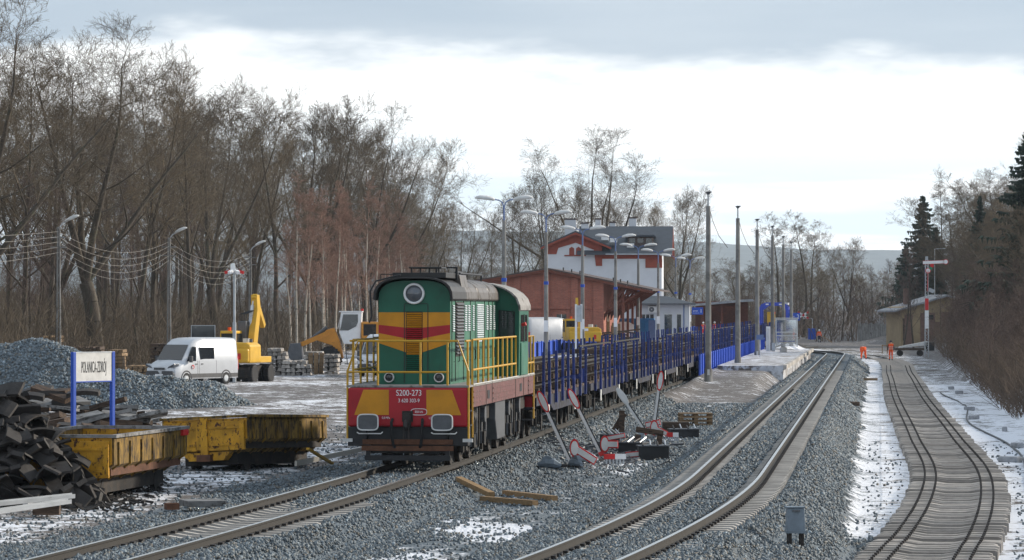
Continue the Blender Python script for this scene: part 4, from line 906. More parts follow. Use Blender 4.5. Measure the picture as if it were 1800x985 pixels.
while nw < 13:
    yc = yw + 9.95; x, a = along(t1, yc)
    o = thing('stake_wagon', 'blue flat wagon with upright stakes, %s behind the locomotive' % ordn[nw], 'rail wagon', (x, yc, 0), -a, 'blue stake wagons of the train')
    inst('underframe', WG['underframe'], o); inst('floor', WG['floor'], o)
    for s in (-1, 1):
        for k in range(8):
            if nw > 3 and wr.random() < .08: continue
            inst('stake', WG['stake'], o, (s*1.41, -7.7+k*2.2, 0), (wr.uniform(-.012, .012), wr.uniform(-.015, .015), 0), (1, 1, 1 + (.03 if nw > 2 else 0)*wr.random()))
        for y in (-5, 4.6): inst('data_plate', WG['data_plate'], o, (s*1.38, y+wr.uniform(-1, 1), 0))
        for y in (-7.3, -2, 2.4, 7): inst('brake_gear', WG['brake_gear'], o, (s*1.3, y+wr.uniform(-.3, .3), 0))
        for e in (-1, 1): inst('buffer', WG['buffer'], o, (s*.875, e*9.3, 0), (0, 0, 0 if e < 0 else math.pi))
        inst('end_wall', WG['end_wall'], o, (0, s*9.15, 0))
    for e in (-6.5, 6.5):
        bg_ = inst('bogie', WG['bogie'], o, (0, e, 0))
        for k in (-.9, .9): inst('wheelset', WG['wheelset'], bg_, (0, k, .46))
    for k in range(3 if nw % 3 != 1 else 2):
        z = 1.42 + .35*k + .002
        pn = thing('track_panel', ('lowest', 'second', 'third')[k] + ' dismantled track panel stacked on the %s stake wagon' % ordn[nw], 'track panel', Vector((x, yc, z)) + Matrix.Rotation(-a, 3, 'Z') @ Vector((wr.uniform(-.05, .05), wr.uniform(-.3, .3), 0)), -a + wr.uniform(-.004, .004), 'dismantled track panels on the wagons')
        inst('rail', PANELRAIL, pn)
        for j in range(13 if nw < 6 else 7): inst('sleeper', PANELSLP, pn, (wr.uniform(-.04, .04), -8.1 + j*(1.35 if nw < 6 else 2.7) + wr.uniform(-.1, .1), 0))
    yw += 19.9; nw += 1
# ---------------------------------------------------------------- platforms
def line(x0, y): return Vector((x0 + A*y, y, 0))
def strip(name, xa, xb, ya, yb, z0, z1, m, parent=None, step=12):
    b = MB(); secs = [[(xa+A*y, y, z0), (xb+A*y, y, z0), (xb+A*y, y, z1), (xa+A*y, y, z1)] for y in np.arange(ya, yb+.1, step)]
    return b.loft(secs).build(name, m, parent)
K['platform'] = mat('platform_snow', (.62, .64, .68), .85, 0, .15, 2, .3, 12, dirt=(.15, .125, .11), ds=1.3, dt=(.46, .56))
pl2 = tag(strip('platform', -9.3, -5.5, 212, 300, -.6, .50, K['platform']), kind='structure')
for k, y in enumerate(np.arange(212, 300, 4)):
    c = line(-5.42, y+1.97); MB().obox((c.x, c.y, .42), (.22, 3.94, .24), (0, 0, -math.atan(A))).build('edge_slab', K['concrete'], pl2)
tag(strip('platform', -23.0, -12.95, 190, 470, -.6, .42, K['platform']), kind='structure')

# blue sheet fences
def fence(label, x0, ya, yb, zb, zt, pw=2.5):
    y = ya; c0 = line(x0, ya); t = thing('fence', label, 'fence', (c0.x, c0.y, zb), -math.atan(A)); i = 0
    pm = MB(); n = 10
    prof = []
    for k in range(n+1):
        u = k/n*pw; prof += [(.012 if k % 2 else -.012, u-.03), (.012 if k % 2 else -.012, u+.03)]
    poly = prof + [(p[0]+.012, p[1]) for p in reversed(prof)]
    pm.prism(poly, 'z', .05, zt-zb); me = pm.mesh('panel', K['fenceblue']); po = MB().box(-.04, .04, -.04, .04, 0, zt-zb+.10).mesh('post', K['blue'])
    tr_ = MB().box(-.035, .035, 0, pw, zt-zb, zt-zb+.04).mesh('top_rail', K['fenceblue']); L_ = (yb-ya)*math.sqrt(1+A*A)
    while i*pw < L_: inst('panel', me, t, (0, i*pw, 0)); inst('post', po, t, (.05, i*pw, 0)); inst('top_rail', tr_, t, (0, i*pw, 0)); i += 1
    return t
fence('bright blue corrugated sheet fence on the near platform behind the tall posts', -9.55, 196, 306, -.1, 1.28)
fence('blue sheet fence along the back of the station platform behind the wagons', -23.4, 205, 470, .3, 1.45, 3.0)

# tall concrete posts on the middle platform
PO = ['first tall concrete post from the left, nearest the camera, by the fence end', 'second tall concrete post from the left on the middle platform', 'third tall concrete post from the left, behind the small blue sign', 'fourth tall concrete post, beside the glass shelter', 'fifth tall post, behind the glass shelter', 'sixth and farthest tall post, carrying the blue platform sign']
for i, (u, vf, vt, s) in enumerate([(1245, 680, 337, 34), (1297, 656, 362, 29.2), (1331, 640, 385, 25.0), (1358, 626, 397, 22.6), (1377, 617, 415, 20.0), (1391, 607, 425, 18.2)]):
    p = WS(u, s); zf = ZV(vf, s)-.1; zt = ZV(vt, s); o = thing('lamp_post', PO[i], 'post', (p.x, p.y, zf), 0, 'tall posts on the middle platform'); h_ = zt-zf
    MB().tube([(0, 0, 0), (0, 0, 1.05)], [.21, .20], 10).tube([(0, 0, 1.05), (0, 0, h_-.75)], [.165, .115], 10).build('shaft', K['concrete_post'], o, smooth=False)
    MB().tube([(0, 0, h_-.78), (0, 0, h_-.1)], .045, 8).build('spigot', K['galv'], o); MB().prism([(-.17, h_-.05), (.17, h_-.05), (.17, h_), (.06, h_-.0), (-.06, h_)], 'y', -.12, .12).tube([(0, 0, h_-.16), (0, 0, h_-.05)], [.05, .14], 8).build('bracket', K['machgrey'], o)
    MB().tube([(.1, 0, h_-1.0), (.22, -.05, h_-1.5), (.55, -.05, h_-2.3), (1.0, -.05, h_-2.9)] if i < 3 else [(-.08, 0, h_-.9), (-.2, -.05, h_-1.6), (-.5, -.05, h_-2.2), (-.95, -.05, h_-2.5)], .018, 5).build('loose_cable', K['black'] if i < 3 else K['offwhite'], o)
    if i in (0, 2): MB().box(-.06, .06, -.215, -.19, .6 if i else .7, 1.0).build('number_plate', K['offwhite'], o)

# double-arm lamps of the station platform
hb = MB()
hb.loft([[(x, y_*w_, z_+zz) for y_, z_ in ((-1, 0), (-.8, .5*hh), (0, hh), (.8, .5*hh), (1, 0), (.5, -.05), (-.5, -.05))] for x, w_, hh, zz in ((0, .06, .07, 0), (.12, .13, .14, 0), (.45, .19, .20, .015), (.85, .17, .17, .03), (1.05, .08, .08, .04), (1.10, .02, .03, .045))]); HEAD = hb.mesh('lamp_head', K['offwhite'], True)
LP = ['nearest', 'second', 'third', 'fourth', 'fifth', 'sixth', 'seventh', 'farthest']
for i, (u, vt) in enumerate([(886, 349), (960, 374), (1024, 401), (1082, 415), (1122, 431), (1157, 440), (1188, 449), (1213, 454)]):
    s = (1545-u)/20.5; p = WS(u, s); zt = ZV(vt, s); o = thing('street_lamp', LP[i] + ' of the double-armed lamps along the station platform', 'street lamp', (p.x, p.y, .35), -.06, 'double-armed platform lamps'); h_ = zt-.35
    MB().tube([(0, 0, 0), (0, 0, 1.1)], .19, 10).tube([(0, 0, 1.1), (0, 0, h_-1.2)], [.15, .10], 10).build('shaft', K['concrete_post'], o)
    MB().tube([(0, 0, h_-1.25), (0, 0, h_-.45)], .05, 8).tube([(0, 0, h_-.5), (.09, 0, h_-.22), (.28, 0, h_-.1), (.5, 0, h_-.06)], .035, 7).tube([(0, 0, h_-.5), (-.09, 0, h_-.22), (-.28, 0, h_-.1), (-.5, 0, h_-.06)], .035, 7).build('arm', K['lampblue'], o)
    inst('lamp_head', HEAD, o, (.5, 0, h_-.08), (0, R(-4), 0)); inst('lamp_head', HEAD, o, (-.5, 0, h_-.08), (0, R(-4), math.pi))
    MB().box(-.13, .13, -.175, -.15, 2.0, 2.7).build('notice', K['white'], o); MB().tube([(0, 0, 4.9), (0, 0, 5.1)], .15, 10).build('clamp', K['blue'], o)

# ---------------------------------------------------------------- brick goods shed
def shed():
    s = 21.2; p = WS(1061, s); D = p.y; wd = 10.4; o = thing('goods_shed', 'long red brick goods shed with low gable roof facing the camera', 'shed', (p.x, D, .2), -math.atan(A)); Ln = 24
    zr = ZV(471, s)-.2; ze = ZV(491, s)-.2; zl = ZV(491, s)-.2; xr = -(1061-962)/s
    wall = MB().prism([(-wd, -1), (0, -1), (0, ze-.12), (xr, zr-.12), (-wd, zl-.12)], 'y', 0, Ln).build('wall', K['brick'], o)
    for x, w_ in ((-wd+.3, .7), (-7.2, .55), (xr-.1, .55), (-2.4, .55), (-.42, .85)):
        zz = float(np.interp(x, [-wd, xr, 0], [zl, zr, ze])) - .35; MB().box(x-w_/2, x+w_/2, -.20, .01, 0, zz).build('pilaster', K['brick'], wall)
    for xa, xb in ((-9.7, -7.5), (-6.9, -5.1), (-4.5, -2.7), (-2.1, -.9)): MB().box(xa, xb, -.16, .01, 3.55, 3.75).build('string_course', K['brick'], wall)
    for xa, xb, za, zb in ((-9.1, -8.2, 2.1, 3.2), (-3.9, -3.1, 1.3, 3.1)):
        wn = MB().box(xa, xb, -.02, .01, za, zb).build('window', K['glass'], wall)
        for k in range(4): MB().box(xa, xb, -.04, -.02, za+k*(zb-za)/4, za+k*(zb-za)/4+.05).build('glazing_bar', K['woodred'], wn)
        MB().box((xa+xb)/2-.03, (xa+xb)/2+.03, -.042, -.02, za, zb).build('glazing_bar', K['offwhite'], wn)
    zc = ZV(509, s)-.2; t = .12; xe = (1148-1061)/s
    rf = MB().prism([(-wd-.5, zl-.08), (xr, zr), (.0, ze), (xe, zc), (xe, zc-t), (0, ze-t), (xr, zr-t), (-wd-.5, zl-.08-t)], 'y', -.55, Ln+.5).build('roof', K['roofbrown'], o)
    MB().prism([(-wd-.5, zl-.20), (xr, zr-.13), (.0, ze-.13), (xe, zc-.13), (xe, zc-.33), (0, ze-.33), (xr, zr-.33), (-wd-.5, zl-.40)], 'y', -.60, -.52).build('bargeboard', K['woodred'], rf)
    for k, x in enumerate((1.0, 1.7, 2.4, 3.3)):                                   # braces of the loading canopy
        for yy in (.2, 4, 8, 12, 16, 20): MB().beam((.0, yy, 2.6+.15*k), (x, yy, float(np.interp(x, [0, xe], [ze, zc]))-.2), .14, .14).build('brace', K['woodred'], rf)
    for yy in (.1, 6, 12, 18, 23): MB().box(1.5, 1.7, yy, yy+.2, 0, ze-.8).build('canopy_post', K['woodred'], rf)
    for i, x in enumerate((-3.6, -2.9, -2.2, .6, 1.2, 1.8)): MB().tube([(x, 3, float(np.interp(x, [xr, 0, xe], [zr, ze, zc]))-.05), (x, 3, float(np.interp(x, [xr, 0, xe], [zr, ze, zc]))+.28)], .06, 6).build('snow_guard', K['black'], rf)
    for i, x in enumerate((.35, .75, 1.25)): MB().box(x-.1, x+.12, .4, .5, .1, 2.5-.1*i).build('plank', K['woodnew'], wall)
    MB().box(.02, .06, 3, 6, .2, 3.2).build('sliding_door', K['wooddark'], wall); MB().box(.02, .06, 12, 15, .2, 3.2).build('sliding_door', K['wooddark'], wall)
shed()

# ---------------------------------------------------------------- white station building
def station():
    s = 16.8; p = WS(963, s); W_ = (1163-963)/s; o = thing('station_building', 'white rendered station building with red brick trim, slate roof and chimneys', 'building', (p.x, p.y, .2), -math.atan(A)*.6)
    z = lambda v: ZV(v, s)-.2; X = lambda u: (u-963)/s
    ze, zg, zp = z(446), z(432), z(407); Dp = 11
    wall = MB().box(0, W_, 0, Dp, -1, ze).build('wall', K['plaster'], o)
    xg0, xgp, xg1 = X(957), X(1012), X(1066)
    MB().prism([(0, ze-.02), (xg1-.5, ze-.02), (xg1-.5, zg), (xgp, zp-.25), (0, zg)], 'y', -.01, 5).build('gable_wall', K['plaster'], wall)
    MB().prism([(-.02, zg-.9), (.9, zg-.9), (1.1, zg-.25), (xgp, zp-1.2), (xg1-1.3, zg-.45), (xg1-1.1, ze-1.3), (xg1-.45, ze-1.3), (xg1-.45, zg+.05), (xgp, zp-.22), (-.02, zg)], 'y', -.07, -.005).build('brick_trim', K['trimred'], wall)
    MB().box(xg1-.45, W_+.04, -.07, -.005, ze-.55, ze-.02).build('brick_trim', K['trimred'], wall); MB().box(W_-1.7, W_+.06, -.09, -.006, ze-1.5, ze-.55).build('brick_trim', K['trimred'], wall)
    for xc in (X(1005), X(1017)): MB().prism([(xc-.26, z(449)), (xc+.26, z(449)), (xc+.26, z(437)), (xc, z(434)), (xc-.26, z(437))], 'y', -.06, -.004).build('blind_window', K['trimred'], wall)
    MB().box(X(992), X(1030), -.10, -.004, z(450.5), z(448.5)).build('sill', K['trimred'], wall)
    MB().box(W_-.05, W_+.06, .0, Dp, 2.9, 3.15).build('brick_trim', K['trimred'], wall)
    for yy in (1.5, 3.7, 5.9, 8.1): 
        wn = MB().box(W_-.01, W_+.03, yy, yy+1.0, 3.9, 5.6).build('window', K['glass'], wall); MB().box(W_+.005, W_+.06, yy-.1, yy, 3.8, 5.7).build('frame', K['white'], wn)
        wn = MB().box(W_-.01, W_+.03, yy, yy+1.0, .8, 2.5).build('window', K['glass'], wall); MB().box(W_+.005, W_+.06, yy-.1, yy, .7, 2.6).build('frame', K['white'], wn)
    zr = H + (YH-404)/15.9 - .2; ym = Dp/2
    rf = MB().prism([(-.7, ze), (ym, zr), (Dp+.7, ze), (Dp+.7, ze-.15), (ym, zr-.16), (-.7, ze-.15)], 'x', X(1065)-3, W_+1.1).build('roof', K['slate'], o)
    MB().prism([(xg0-.35, zg-.05), (xgp, zp+.05), (xg1+.5, zg-.05), (xg1+.5, zg-.2), (xgp, zp-.10), (xg0-.35, zg-.2)], 'y', -.6, 6.5).build('gable_roof', K['slate'], rf)
    MB().prism([(xg0-.36, zg-.2), (xgp, zp-.12), (xg1+.52, zg-.22), (xg1+.52, zg-.42), (xgp, zp-.34), (xg0-.36, zg-.42)], 'y', -.66, -.55).build('bargeboard', K['trimred'], rf)
    MB().box(X(1065), W_+1.1, -.78, -.68, ze-.14, ze-.02).build('gutter', K['galv'], rf)
    MB().prism([(-.75, ze-.2), (ym, zr-.2), (Dp+.7, ze-.2), (Dp+.7, ze-.5), (ym, zr-.6), (-.75, ze-.5)], 'x', W_+1.05, W_+1.15).build('bargeboard', K['trimred'], rf)
    for u, vt, wd in ((999, 393, 1.2), (1025, 400, .8), (1047, 392, .6), (1073, 398, .6), (1109, 390, .8)):
        x = X(u); ch = MB().box(x-wd/2, x+wd/2, ym-.5+(2 if u > 1040 else 0), ym+.4+(2 if u > 1040 else 0), ze+.8, ZV(vt, s)+.3).build('chimney', K['plaster'], rf); MB().box(x-wd/2-.06, x+wd/2+.06, ym-.56+(2 if u > 1040 else 0), ym+.46+(2 if u > 1040 else 0), ZV(vt, s)+.3, ZV(vt, s)+.45).build('cap', K['roofbrown'], ch)
    xa, xb = X(1103), X(1147); dm = MB().box(xa, xb, 1.0, 4, ze+.6, z(417)).build('dormer', K['roofbrown'], rf)
    for k in range(3): MB().box(xa+.15+k*(xb-xa)/3, xa+(k+1)*(xb-xa)/3-.1, .97, 1.0, z(427), z(419)).build('pane', K['glass'], dm)
    MB().prism([(xa-.3, z(416)), (xb+.3, z(416)), (xb+.1, z(413)), (xa+.2, z(413))], 'y', .6, 4.2).build('dormer_roof', K['slate'], dm)
    for u, v in ((1063, 421), (1078, 425), (1108, 434)): MB().obox((X(u), .9, z(v)), (.75, .6, .5), (R(-30), 0, 0)).build('roof_light', K['offwhite'], rf)
    # low annex in front
    a_ = thing('station_annex', 'low pale annex with grey hipped roof in front of the white station', 'building', WS(1105, 18.3, .2), -math.atan(A)*.6); s2 = 18.3; z2 = lambda v: ZV(v, s2)-.2; X2 = lambda u: (u-1105)/s2; w2 = X2(1212)
    wl = MB().box(0, w2, 0, 5, -1, z2(534)).build('wall', K['plasterblue'], a_)
    MB().loft([[(-.6, -.6, z2(534)), (w2+.6, -.6, z2(534)), (w2+.6, 5.6, z2(534)), (-.6, 5.6, z2(534))], [(.9, 1.8, z2(519)), (w2-2.2, 1.8, z2(521)), (w2-2.2, 3.2, z2(521)), (.9, 3.2, z2(519))]]).build('roof', K['slate'], a_)
    MB().box(-.6, w2+.6, -.68, -.6, z2(536), z2(533.5)).build('gutter', K['machgrey'], a_)
    for ua, ub, va, vb in ((1168, 1181, 553, 600), (1190, 1197, 553, 600)):
        dr = MB().box(X2(ua), X2(ub), -.03, .01, 0, z2(va)).build('door', K['glass'], wl); MB().box(X2(ua)-.08, X2(ub)+.08, -.05, -.031, z2(va), z2(va)+.08).build('frame', K['offwhite'], dr)
    wn = MB().box(X2(1127), X2(1149), -.03, .01, z2(585), z2(553)).build('window', K['glass'], wl)
    for k in range(3): MB().box(X2(1127)+k*.4, X2(1127)+k*.4+.06, -.05, -.03, z2(585), z2(553)).build('bar', K['offwhite'], wn)
    ac = thing('air_conditioner', 'white air-conditioning unit high on the annex wall', 'air conditioner', a_.matrix_basis @ Vector((X2(1147), -.16, z2(550))), -math.atan(A)*.6)
    MB().box(-.42, .42, -.14, .15, 0, .62).build('casing', K['offwhite'], ac, bev=.02); MB().tube([(-.08, -.145, .31), (-.08, -.15, .31)], .25, 20).build('fan_grille', K['machgrey'], ac); MB().tube([(-.08, -.15, .31), (-.08, -.156, .31)], .06, 10).build('hub', K['offwhite'], ac)
    MB().tube([(X2(1202), -.06, 0), (X2(1202), -.06, z2(536))], .05, 6).build('downpipe', K['lampblue'], wl)
station()

# wooden platform canopy
def canopy():
    s = 15.2; p = WS(1222, s, .4); o = thing('platform_canopy', 'brown timber platform canopy with pale roof beside the blue gantry', 'canopy', p, -math.atan(A)*.5); X = lambda u: (u-1222)/s; z = lambda v: ZV(v, s)-.4
    MB().prism([(-.5, z(535)), (X(1305), z(527)), (X(1323), z(526)), (X(1326), z(530)), (X(1305), z(531)), (-.5, z(539))], 'y', -1.5, 14).build('roof', K['roofsnow'], o)
    for u in (1235, 1269, 1300):
        for yy in (0, 6, 12): MB().box(X(u)-.12, X(u)+.12, yy, yy+.24, 0, z(532)).build('post', K['woodred'], o)
    for u in (1269,):
        for yy in (0, 6, 12):
            for e in (-1, 1): MB().beam((X(u), yy+.1, z(556)), (X(u)+e*1.3, yy+.1, z(540)), .14).build('brace', K['woodred'], o)
    MB().box(0, X(1315), 8, 8.2, 0, z(530)).build('back_boarding', K['woodred'], o)
    for k in range(24): MB().box(k*.26, k*.26+.22, 7.9, 7.98, 0, z(531)).build('board', K['woodred'], o)
    for yy in (0, 6, 12): MB().box(0, X(1312), yy+.02, yy+.2, z(542), z(539)).build('tie_beam', K['woodred'], o)
canopy()

# platform signs
def psign(u, v, s, num, label, w_=.64):
    p = WS(u, s); p.z = ZV(v, s); o = thing('platform_sign', label, 'sign', p, -.1); MB().box(-w_*.9, w_*.9, -.03, .03, -.23*1.6, .23*1.6).build('panel', K['blue'], o, bev=.01)
    lettering('peron', .24, K['white'], o, (-.32*w_, -.034, .02), .85); lettering(str(num), .55, K['white'], o, (.58*w_, -.034, .0), .9); MB().box(-.8*w_, .25*w_, -.036, -.032, -.22, -.20).build('underline', K['white'], o)
    MB().tube([(-w_*.7, .09, -.1), (-w_*.7, .09, .1)], .05, 6).build('clamp', K['galv'], o)
psign(1226, 547, 17.0, 1, 'blue platform sign reading peron 1 on a platform lamp'); psign(1391+5, 557, 18.1, 2, 'blue platform sign reading peron 2 above the glass shelter')

# glass shelter, cabinet, small sign, crossing sign, parapet
s = 20.6; p = WS(1364, s, .5); o = thing('glass_shelter', 'small white-framed glass waiting shelter on the middle platform', 'shelter', p, -.09); w_, h_, d_ = 37/s, 2.4, 1.3
for x in (0, w_):
    for y in (0, d_): MB().box(x-.04, x+.04, y-.04, y+.04, 0, h_).build('post', K['white'], o)
for z in (.08, .95, 1.25, h_-.08): MB().box(.04, w_-.04, -.03, .03, z-.035, z+.035).build('rail', K['white'], o)
MB().box(-.1, w_+.1, -.1, d_+.1, h_, h_+.08).build('roof', K['offwhite'], o)
for x in (0, w_): MB().box(x-.01, x+.01, .05, d_-.05, .15, h_-.1).build('pane', K['pane'], o)
MB().box(.05, w_-.05, -.01, .01, 1.3, h_-.13).build('pane', K['pane'], o); MB().box(.05, w_-.05, d_-.01, d_+.01, .15, h_-.1).build('pane', K['pane'], o); MB().box(.2, w_-.2, .7, 1.1, .45, .5).build('bench', K['blue'], o); MB().box(.9, 1.4, .6, .64, 1.6, 2.1).build('timetable', K['white'], o)
s = 23.0; p = WS(1351, s); o = thing('control_cabinet', 'narrow white cabinet standing left of the glass shelter', 'cabinet', (p.x, p.y, ZV(626, s)), -.09)
MB().box(-.19, .12, -.15, .15, 0, 2.25).build('body', K['white'], o, bev=.02); MB().box(-.15, .08, -.17, -.15, .1, 2.1).build('door', K['offwhite'], o); MB().box(.25, .5, -.1, .1, 0, 1.0).build('plinth_unit', K['galv'], o)
s = 26; p = WS(1336, s); o = thing('small_sign', 'small blue-grey sign on a thin post in front of the third tall post', 'sign', (p.x, p.y, ZV(641, s)), 0); hh = ZV(593, s)-ZV(641, s)
MB().tube([(0, 0, 0), (0, 0, hh)], .03, 6).build('post', K['galv'], o); MB().box(-.25, .25, -.04, -.02, hh-.17, hh+.17).build('panel', K['lampblue'], o)
s = 23.5; p = WS(1377, s); o = tag(MB().box(-.25, .25, -.2, .2, 0, .38).build('concrete_block', K['concrete'], None, bev=.02, loc=(p.x, p.y, .49)), 'small pale concrete block lying on the snowy middle platform', 'block')
s = 13; p = WS(1412, s, -.3); p.z = gp(p.x, p.y); o = thing('crossing_sign', 'red and white level-crossing cross beyond the platform end', 'sign', p, 0); zz = ZV(556, s)+.3; xo = 16/s
MB().tube([(xo, 0, 0), (xo, 0, ZV(562, s)+.3)], .05, 6).tube([(xo, 0, ZV(562, s)+.3), (-.05, 0, ZV(562, s)+.3)], .04, 6).tube([(0, 0, ZV(562, s)+.3), (0, 0, zz)], .04, 6).build('post', K['galv'], o)
for e in (-1, 1):
    for k in range(5): MB().obox(((k-2)*.34*math.cos(.55), -.05-.02*(e > 0), zz+e*(k-2)*.34*math.sin(.55)), (.335, .03, .24), (0, -e*.55, 0)).build('arm', K['sred' if k % 2 == 0 else 'white'], o)
s = 13; p = WS(1427, s, -.3); p.z = gp(p.x, p.y)-.03; tag(MB().box(-.5, .5, -.3, .3, 0, 1.45).box(-.55, .55, -.35, .35, 1.45, 1.5).build('relay_cabinet', K['blue'], None, bev=.03, loc=p), 'blue trackside cabinet under the level-crossing cross', 'cabinet')
s = 10.2; p = WS(1385, s, -.5); o = thing('parapet_wall', 'pale concrete parapet wall beyond the platform end', 'wall', p, -.08); MB().box(0, 58/s, 0, .5, -.5, ZV(596, s)+.5).build('wall', K['concrete'], o); MB().box(-.1, 58/s+.1, -.1, .6, ZV(596, s)+.5, ZV(592, s)+.5).build('coping', K['offwhite'], o)

# blue gantry standing on the train
s = 16.6; yg = F/s; xg, ag = along(t1, yg); o = thing('wagon_gantry', 'blue rounded portal gantry riding on the far wagons', 'gantry', (xg, yg, 1.3), -ag)
hw, ht = 1.55, ZV(532, s)-1.3; arc = [(-hw, 0), (-hw, ht-.7), (-hw+.2, ht-.2), (-hw+.7, ht), (hw-.7, ht), (hw-.2, ht-.2), (hw, ht-.7), (hw, 0)]; inn = [(x*.82, min(z, ht-.35) if abs(x) < 1.2 else min(z, ht-.75)) for x, z in reversed(arc)]
for yy in (0, 5.2): MB().prism(arc+inn, 'y', yy, yy+.5).build('portal_frame', K['portalblue'], o)
for q in ((hw-.15, ht-.6), (-hw+.15, ht-.6)): MB().beam((q[0], .5, q[1]), (q[0], 5.2, q[1]), .3).build('side_beam', K['portalblue'], o)
MB().box(hw-.75, hw-.05, .5, 5.2, ht-.25, ht-.02).build('top_cover', K['offwhite'], o)
for x in (-.7, .7): MB().box(x-.15, x+.15, -.04, 0, ht-.27, ht-.12).build('work_lamp', K['offwhite'], o)
MB().box(-.75, .1, 1.5, 2.4, .1, ht-1.0).build('lifting_mast', K['excav'], o); MB().box(.2, 1.0, 2, 2.5, .4, ht-1.5).build('hoist', K['under'], o); MB().tube([(.0, 1.45, 1.9), (.0, 1.45, 2.1)], .12, 8).build('beacon', K['orangevest'], o)

# ---------------------------------------------------------------- semaphore signal
s = 18.3; p = WS(1629, s); zb = -.9; o = thing('semaphore_signal', 'tall two-armed semaphore signal with red and white mast panels', 'signal', (p.x, p.y, zb), 0); z = lambda v: ZV(v, s)-zb; X = lambda u: (u-1629)/s
for q in (-.17, .17): MB().tube([(q, 0, 0), (q*.7, 0, z(457))], .05, 6).build('mast_leg', K['galv'], o)
k = 0; zz = 0.2
while zz < z(458): MB().beam((-.16 if k % 2 else .16, 0, zz), (.16 if k % 2 else -.16, 0, zz+.35), .04).build('lattice_bar', K['galv'], o); zz += .35; k += 1
MB().box(-.17, .17, -.08, -.05, z(578), z(546)).build('mast_panel', K['white'], o); MB().box(-.17, .17, -.081, -.05, z(545.5), z(525)).build('mast_panel', K['sred'], o); MB().tube([(X(1626), 0, z(620)), (X(1626), 0, z(470))], .02, 5).build('wire_pipe', K['lampblue'], o)
def sarm(x0, z0, x1, z1, label):
    d = Vector((x1-x0, 0, z1-z0)); n_ = Vector((-d.z, 0, d.x)).normalized(); a = MB().beam((x0, -.14, z0), (x1, -.14, z1), .04, .34).build('arm', K['sred'], o); MB().beam((x0, -.17, z0), (x1, -.17, z1), .02, .28).build('arm_face', K['white'], a)
    MB().tube([(x1, -.12, z1), (x1, -.18, z1)], .26, 18).build('arm_disc', K['sred'], a); MB().tube([(x1, -.18, z1), (x1, -.2, z1)], .20, 18).build('disc_face', K['white'], a)
sarm(X(1622), z(462), X(1662), z(460.5), ''); sarm(X(1630), z(512), X(1631), z(476), '')
MB().tube([(X(1638), -.16, z(467)), (X(1638), -.2, z(467))], .18, 14).build('lamp_red', K['sred'], o); MB().tube([(X(1635.5), -.14, z(472)), (X(1635.5), -.18, z(472))], .15, 14).build('lamp_green', K['sgreen'], o)
MB().box(-.12, .12, -.1, .1, z(458), z(451)).build('finial', K['galv'], o); MB().obox((X(1637), -.1, z(511)), (.5, .4, .35), (0, .4, 0)).build('lantern', K['galv'], o)

# trackside house behind it
s = 15.0; p = WS(1584, s, .0); o = thing('trackside_house', 'small ochre and brick trackside house half hidden by bare branches', 'house', p, .15); X = lambda u: (u-1584)/s; z = lambda v: ZV(v, s)
wl = MB().prism([(0, -2), (X(1700), -2), (X(1700), z(530)), (X(1668), z(522)), (0, z(541))], 'y', 0, 7).build('wall', K['plasteryel'], o)
MB().prism([(-1, z(546)), (X(1665), z(518)), (X(1712), z(531)), (X(1712), z(534)), (X(1665), z(521.5)), (-1, z(549))], 'y', -.8, 7.5).build('roof', K['roofsnow'], o)
for ua, ub, v in ((1656, 1690, 548), (1619, 1645, 549), (1590, 1604, 552)): MB().prism([(X(ua), -2), (X(ub), -2), (X(ub), z(v+2)), (X((ua+ub)/2), z(v)), (X(ua), z(v+2))], 'y', -.12, .01).build('brick_panel', K['brickhouse'], wl)
MB().box(X(1632), X(1642), -.16, -.12, z(562), z(554)).build('window', K['glass'], wl); MB().box(X(1645), X(1656), -.10, .01, 0, z(566)).build('brick_panel', K['brickhouse'], wl); MB().box(.2, .9, -.1, -.02, 0, z(560)).build('door', K['wooddark'], wl)
ch = MB().box(X(1602), X(1610), 3, 3.7, z(535), z(507)).build('chimney', K['brickhouse'], o)
s = 14; p = WS(1643, s, 0); tag(MB().tube([(0, 0, 0), (0, 0, ZV(438, s))], .05, 6).tube([(0, 0, ZV(438, s)), (1.3, 0, ZV(437, s))], .04, 6).build('aerial_mast', K['galv'], None, loc=p), 'thin aerial mast behind the house roof', 'mast')

# wooden boards, fence and flat trolley around the end of the sleeper line
s = 17.6; p = WS(1602, s, -1.0); o = thing('flat_trolley', 'flat rail trolley with pale ramp board left of the semaphore foot', 'trolley', p, -.05)
MB().box(-1.6, 1.3, 0, 1.6, .6, .8).build('deck', K['wooddark'], o); MB().prism([(-1.2, .82), (1.6, 1.1), (1.6, 1.5), (-1.2, .95)], 'y', .2, 1.4).build('ramp_board', K['offwhite'], o)
for x in (-1.1, .9):
    for y in (.15, 1.45): MB().tube([(x, y-.06, .3), (x, y+.06, .3)], .3, 14).build('wheel', K['under'], o)
MB().box(1.3, 2.3, .2, 1.4, .55, 1.4).build('tool_box', K['black'], o)
for x in (-2.9, -2.4, -1.9): MB().box(x-.04, x+.04, 0, .08, .25, 1.15).build('stake_post', K['woodnew'], o)
MB().box(-2.95, -1.8, .02, .06, 1.05, 1.13).build('side_board', K['woodnew'], o)
s = 13.4; p = WS(1508, s, -.6); o = thing('board_fence', 'weathered grey board fence beyond the end of the sleeper line', 'fence', p, -.05)
for k in range(22): MB().box(k*.24, k*.24+.2, 0, .03, 0, 2.4+.12*math.sin(k*2.1)).build('board', K['concrete_post'], o)
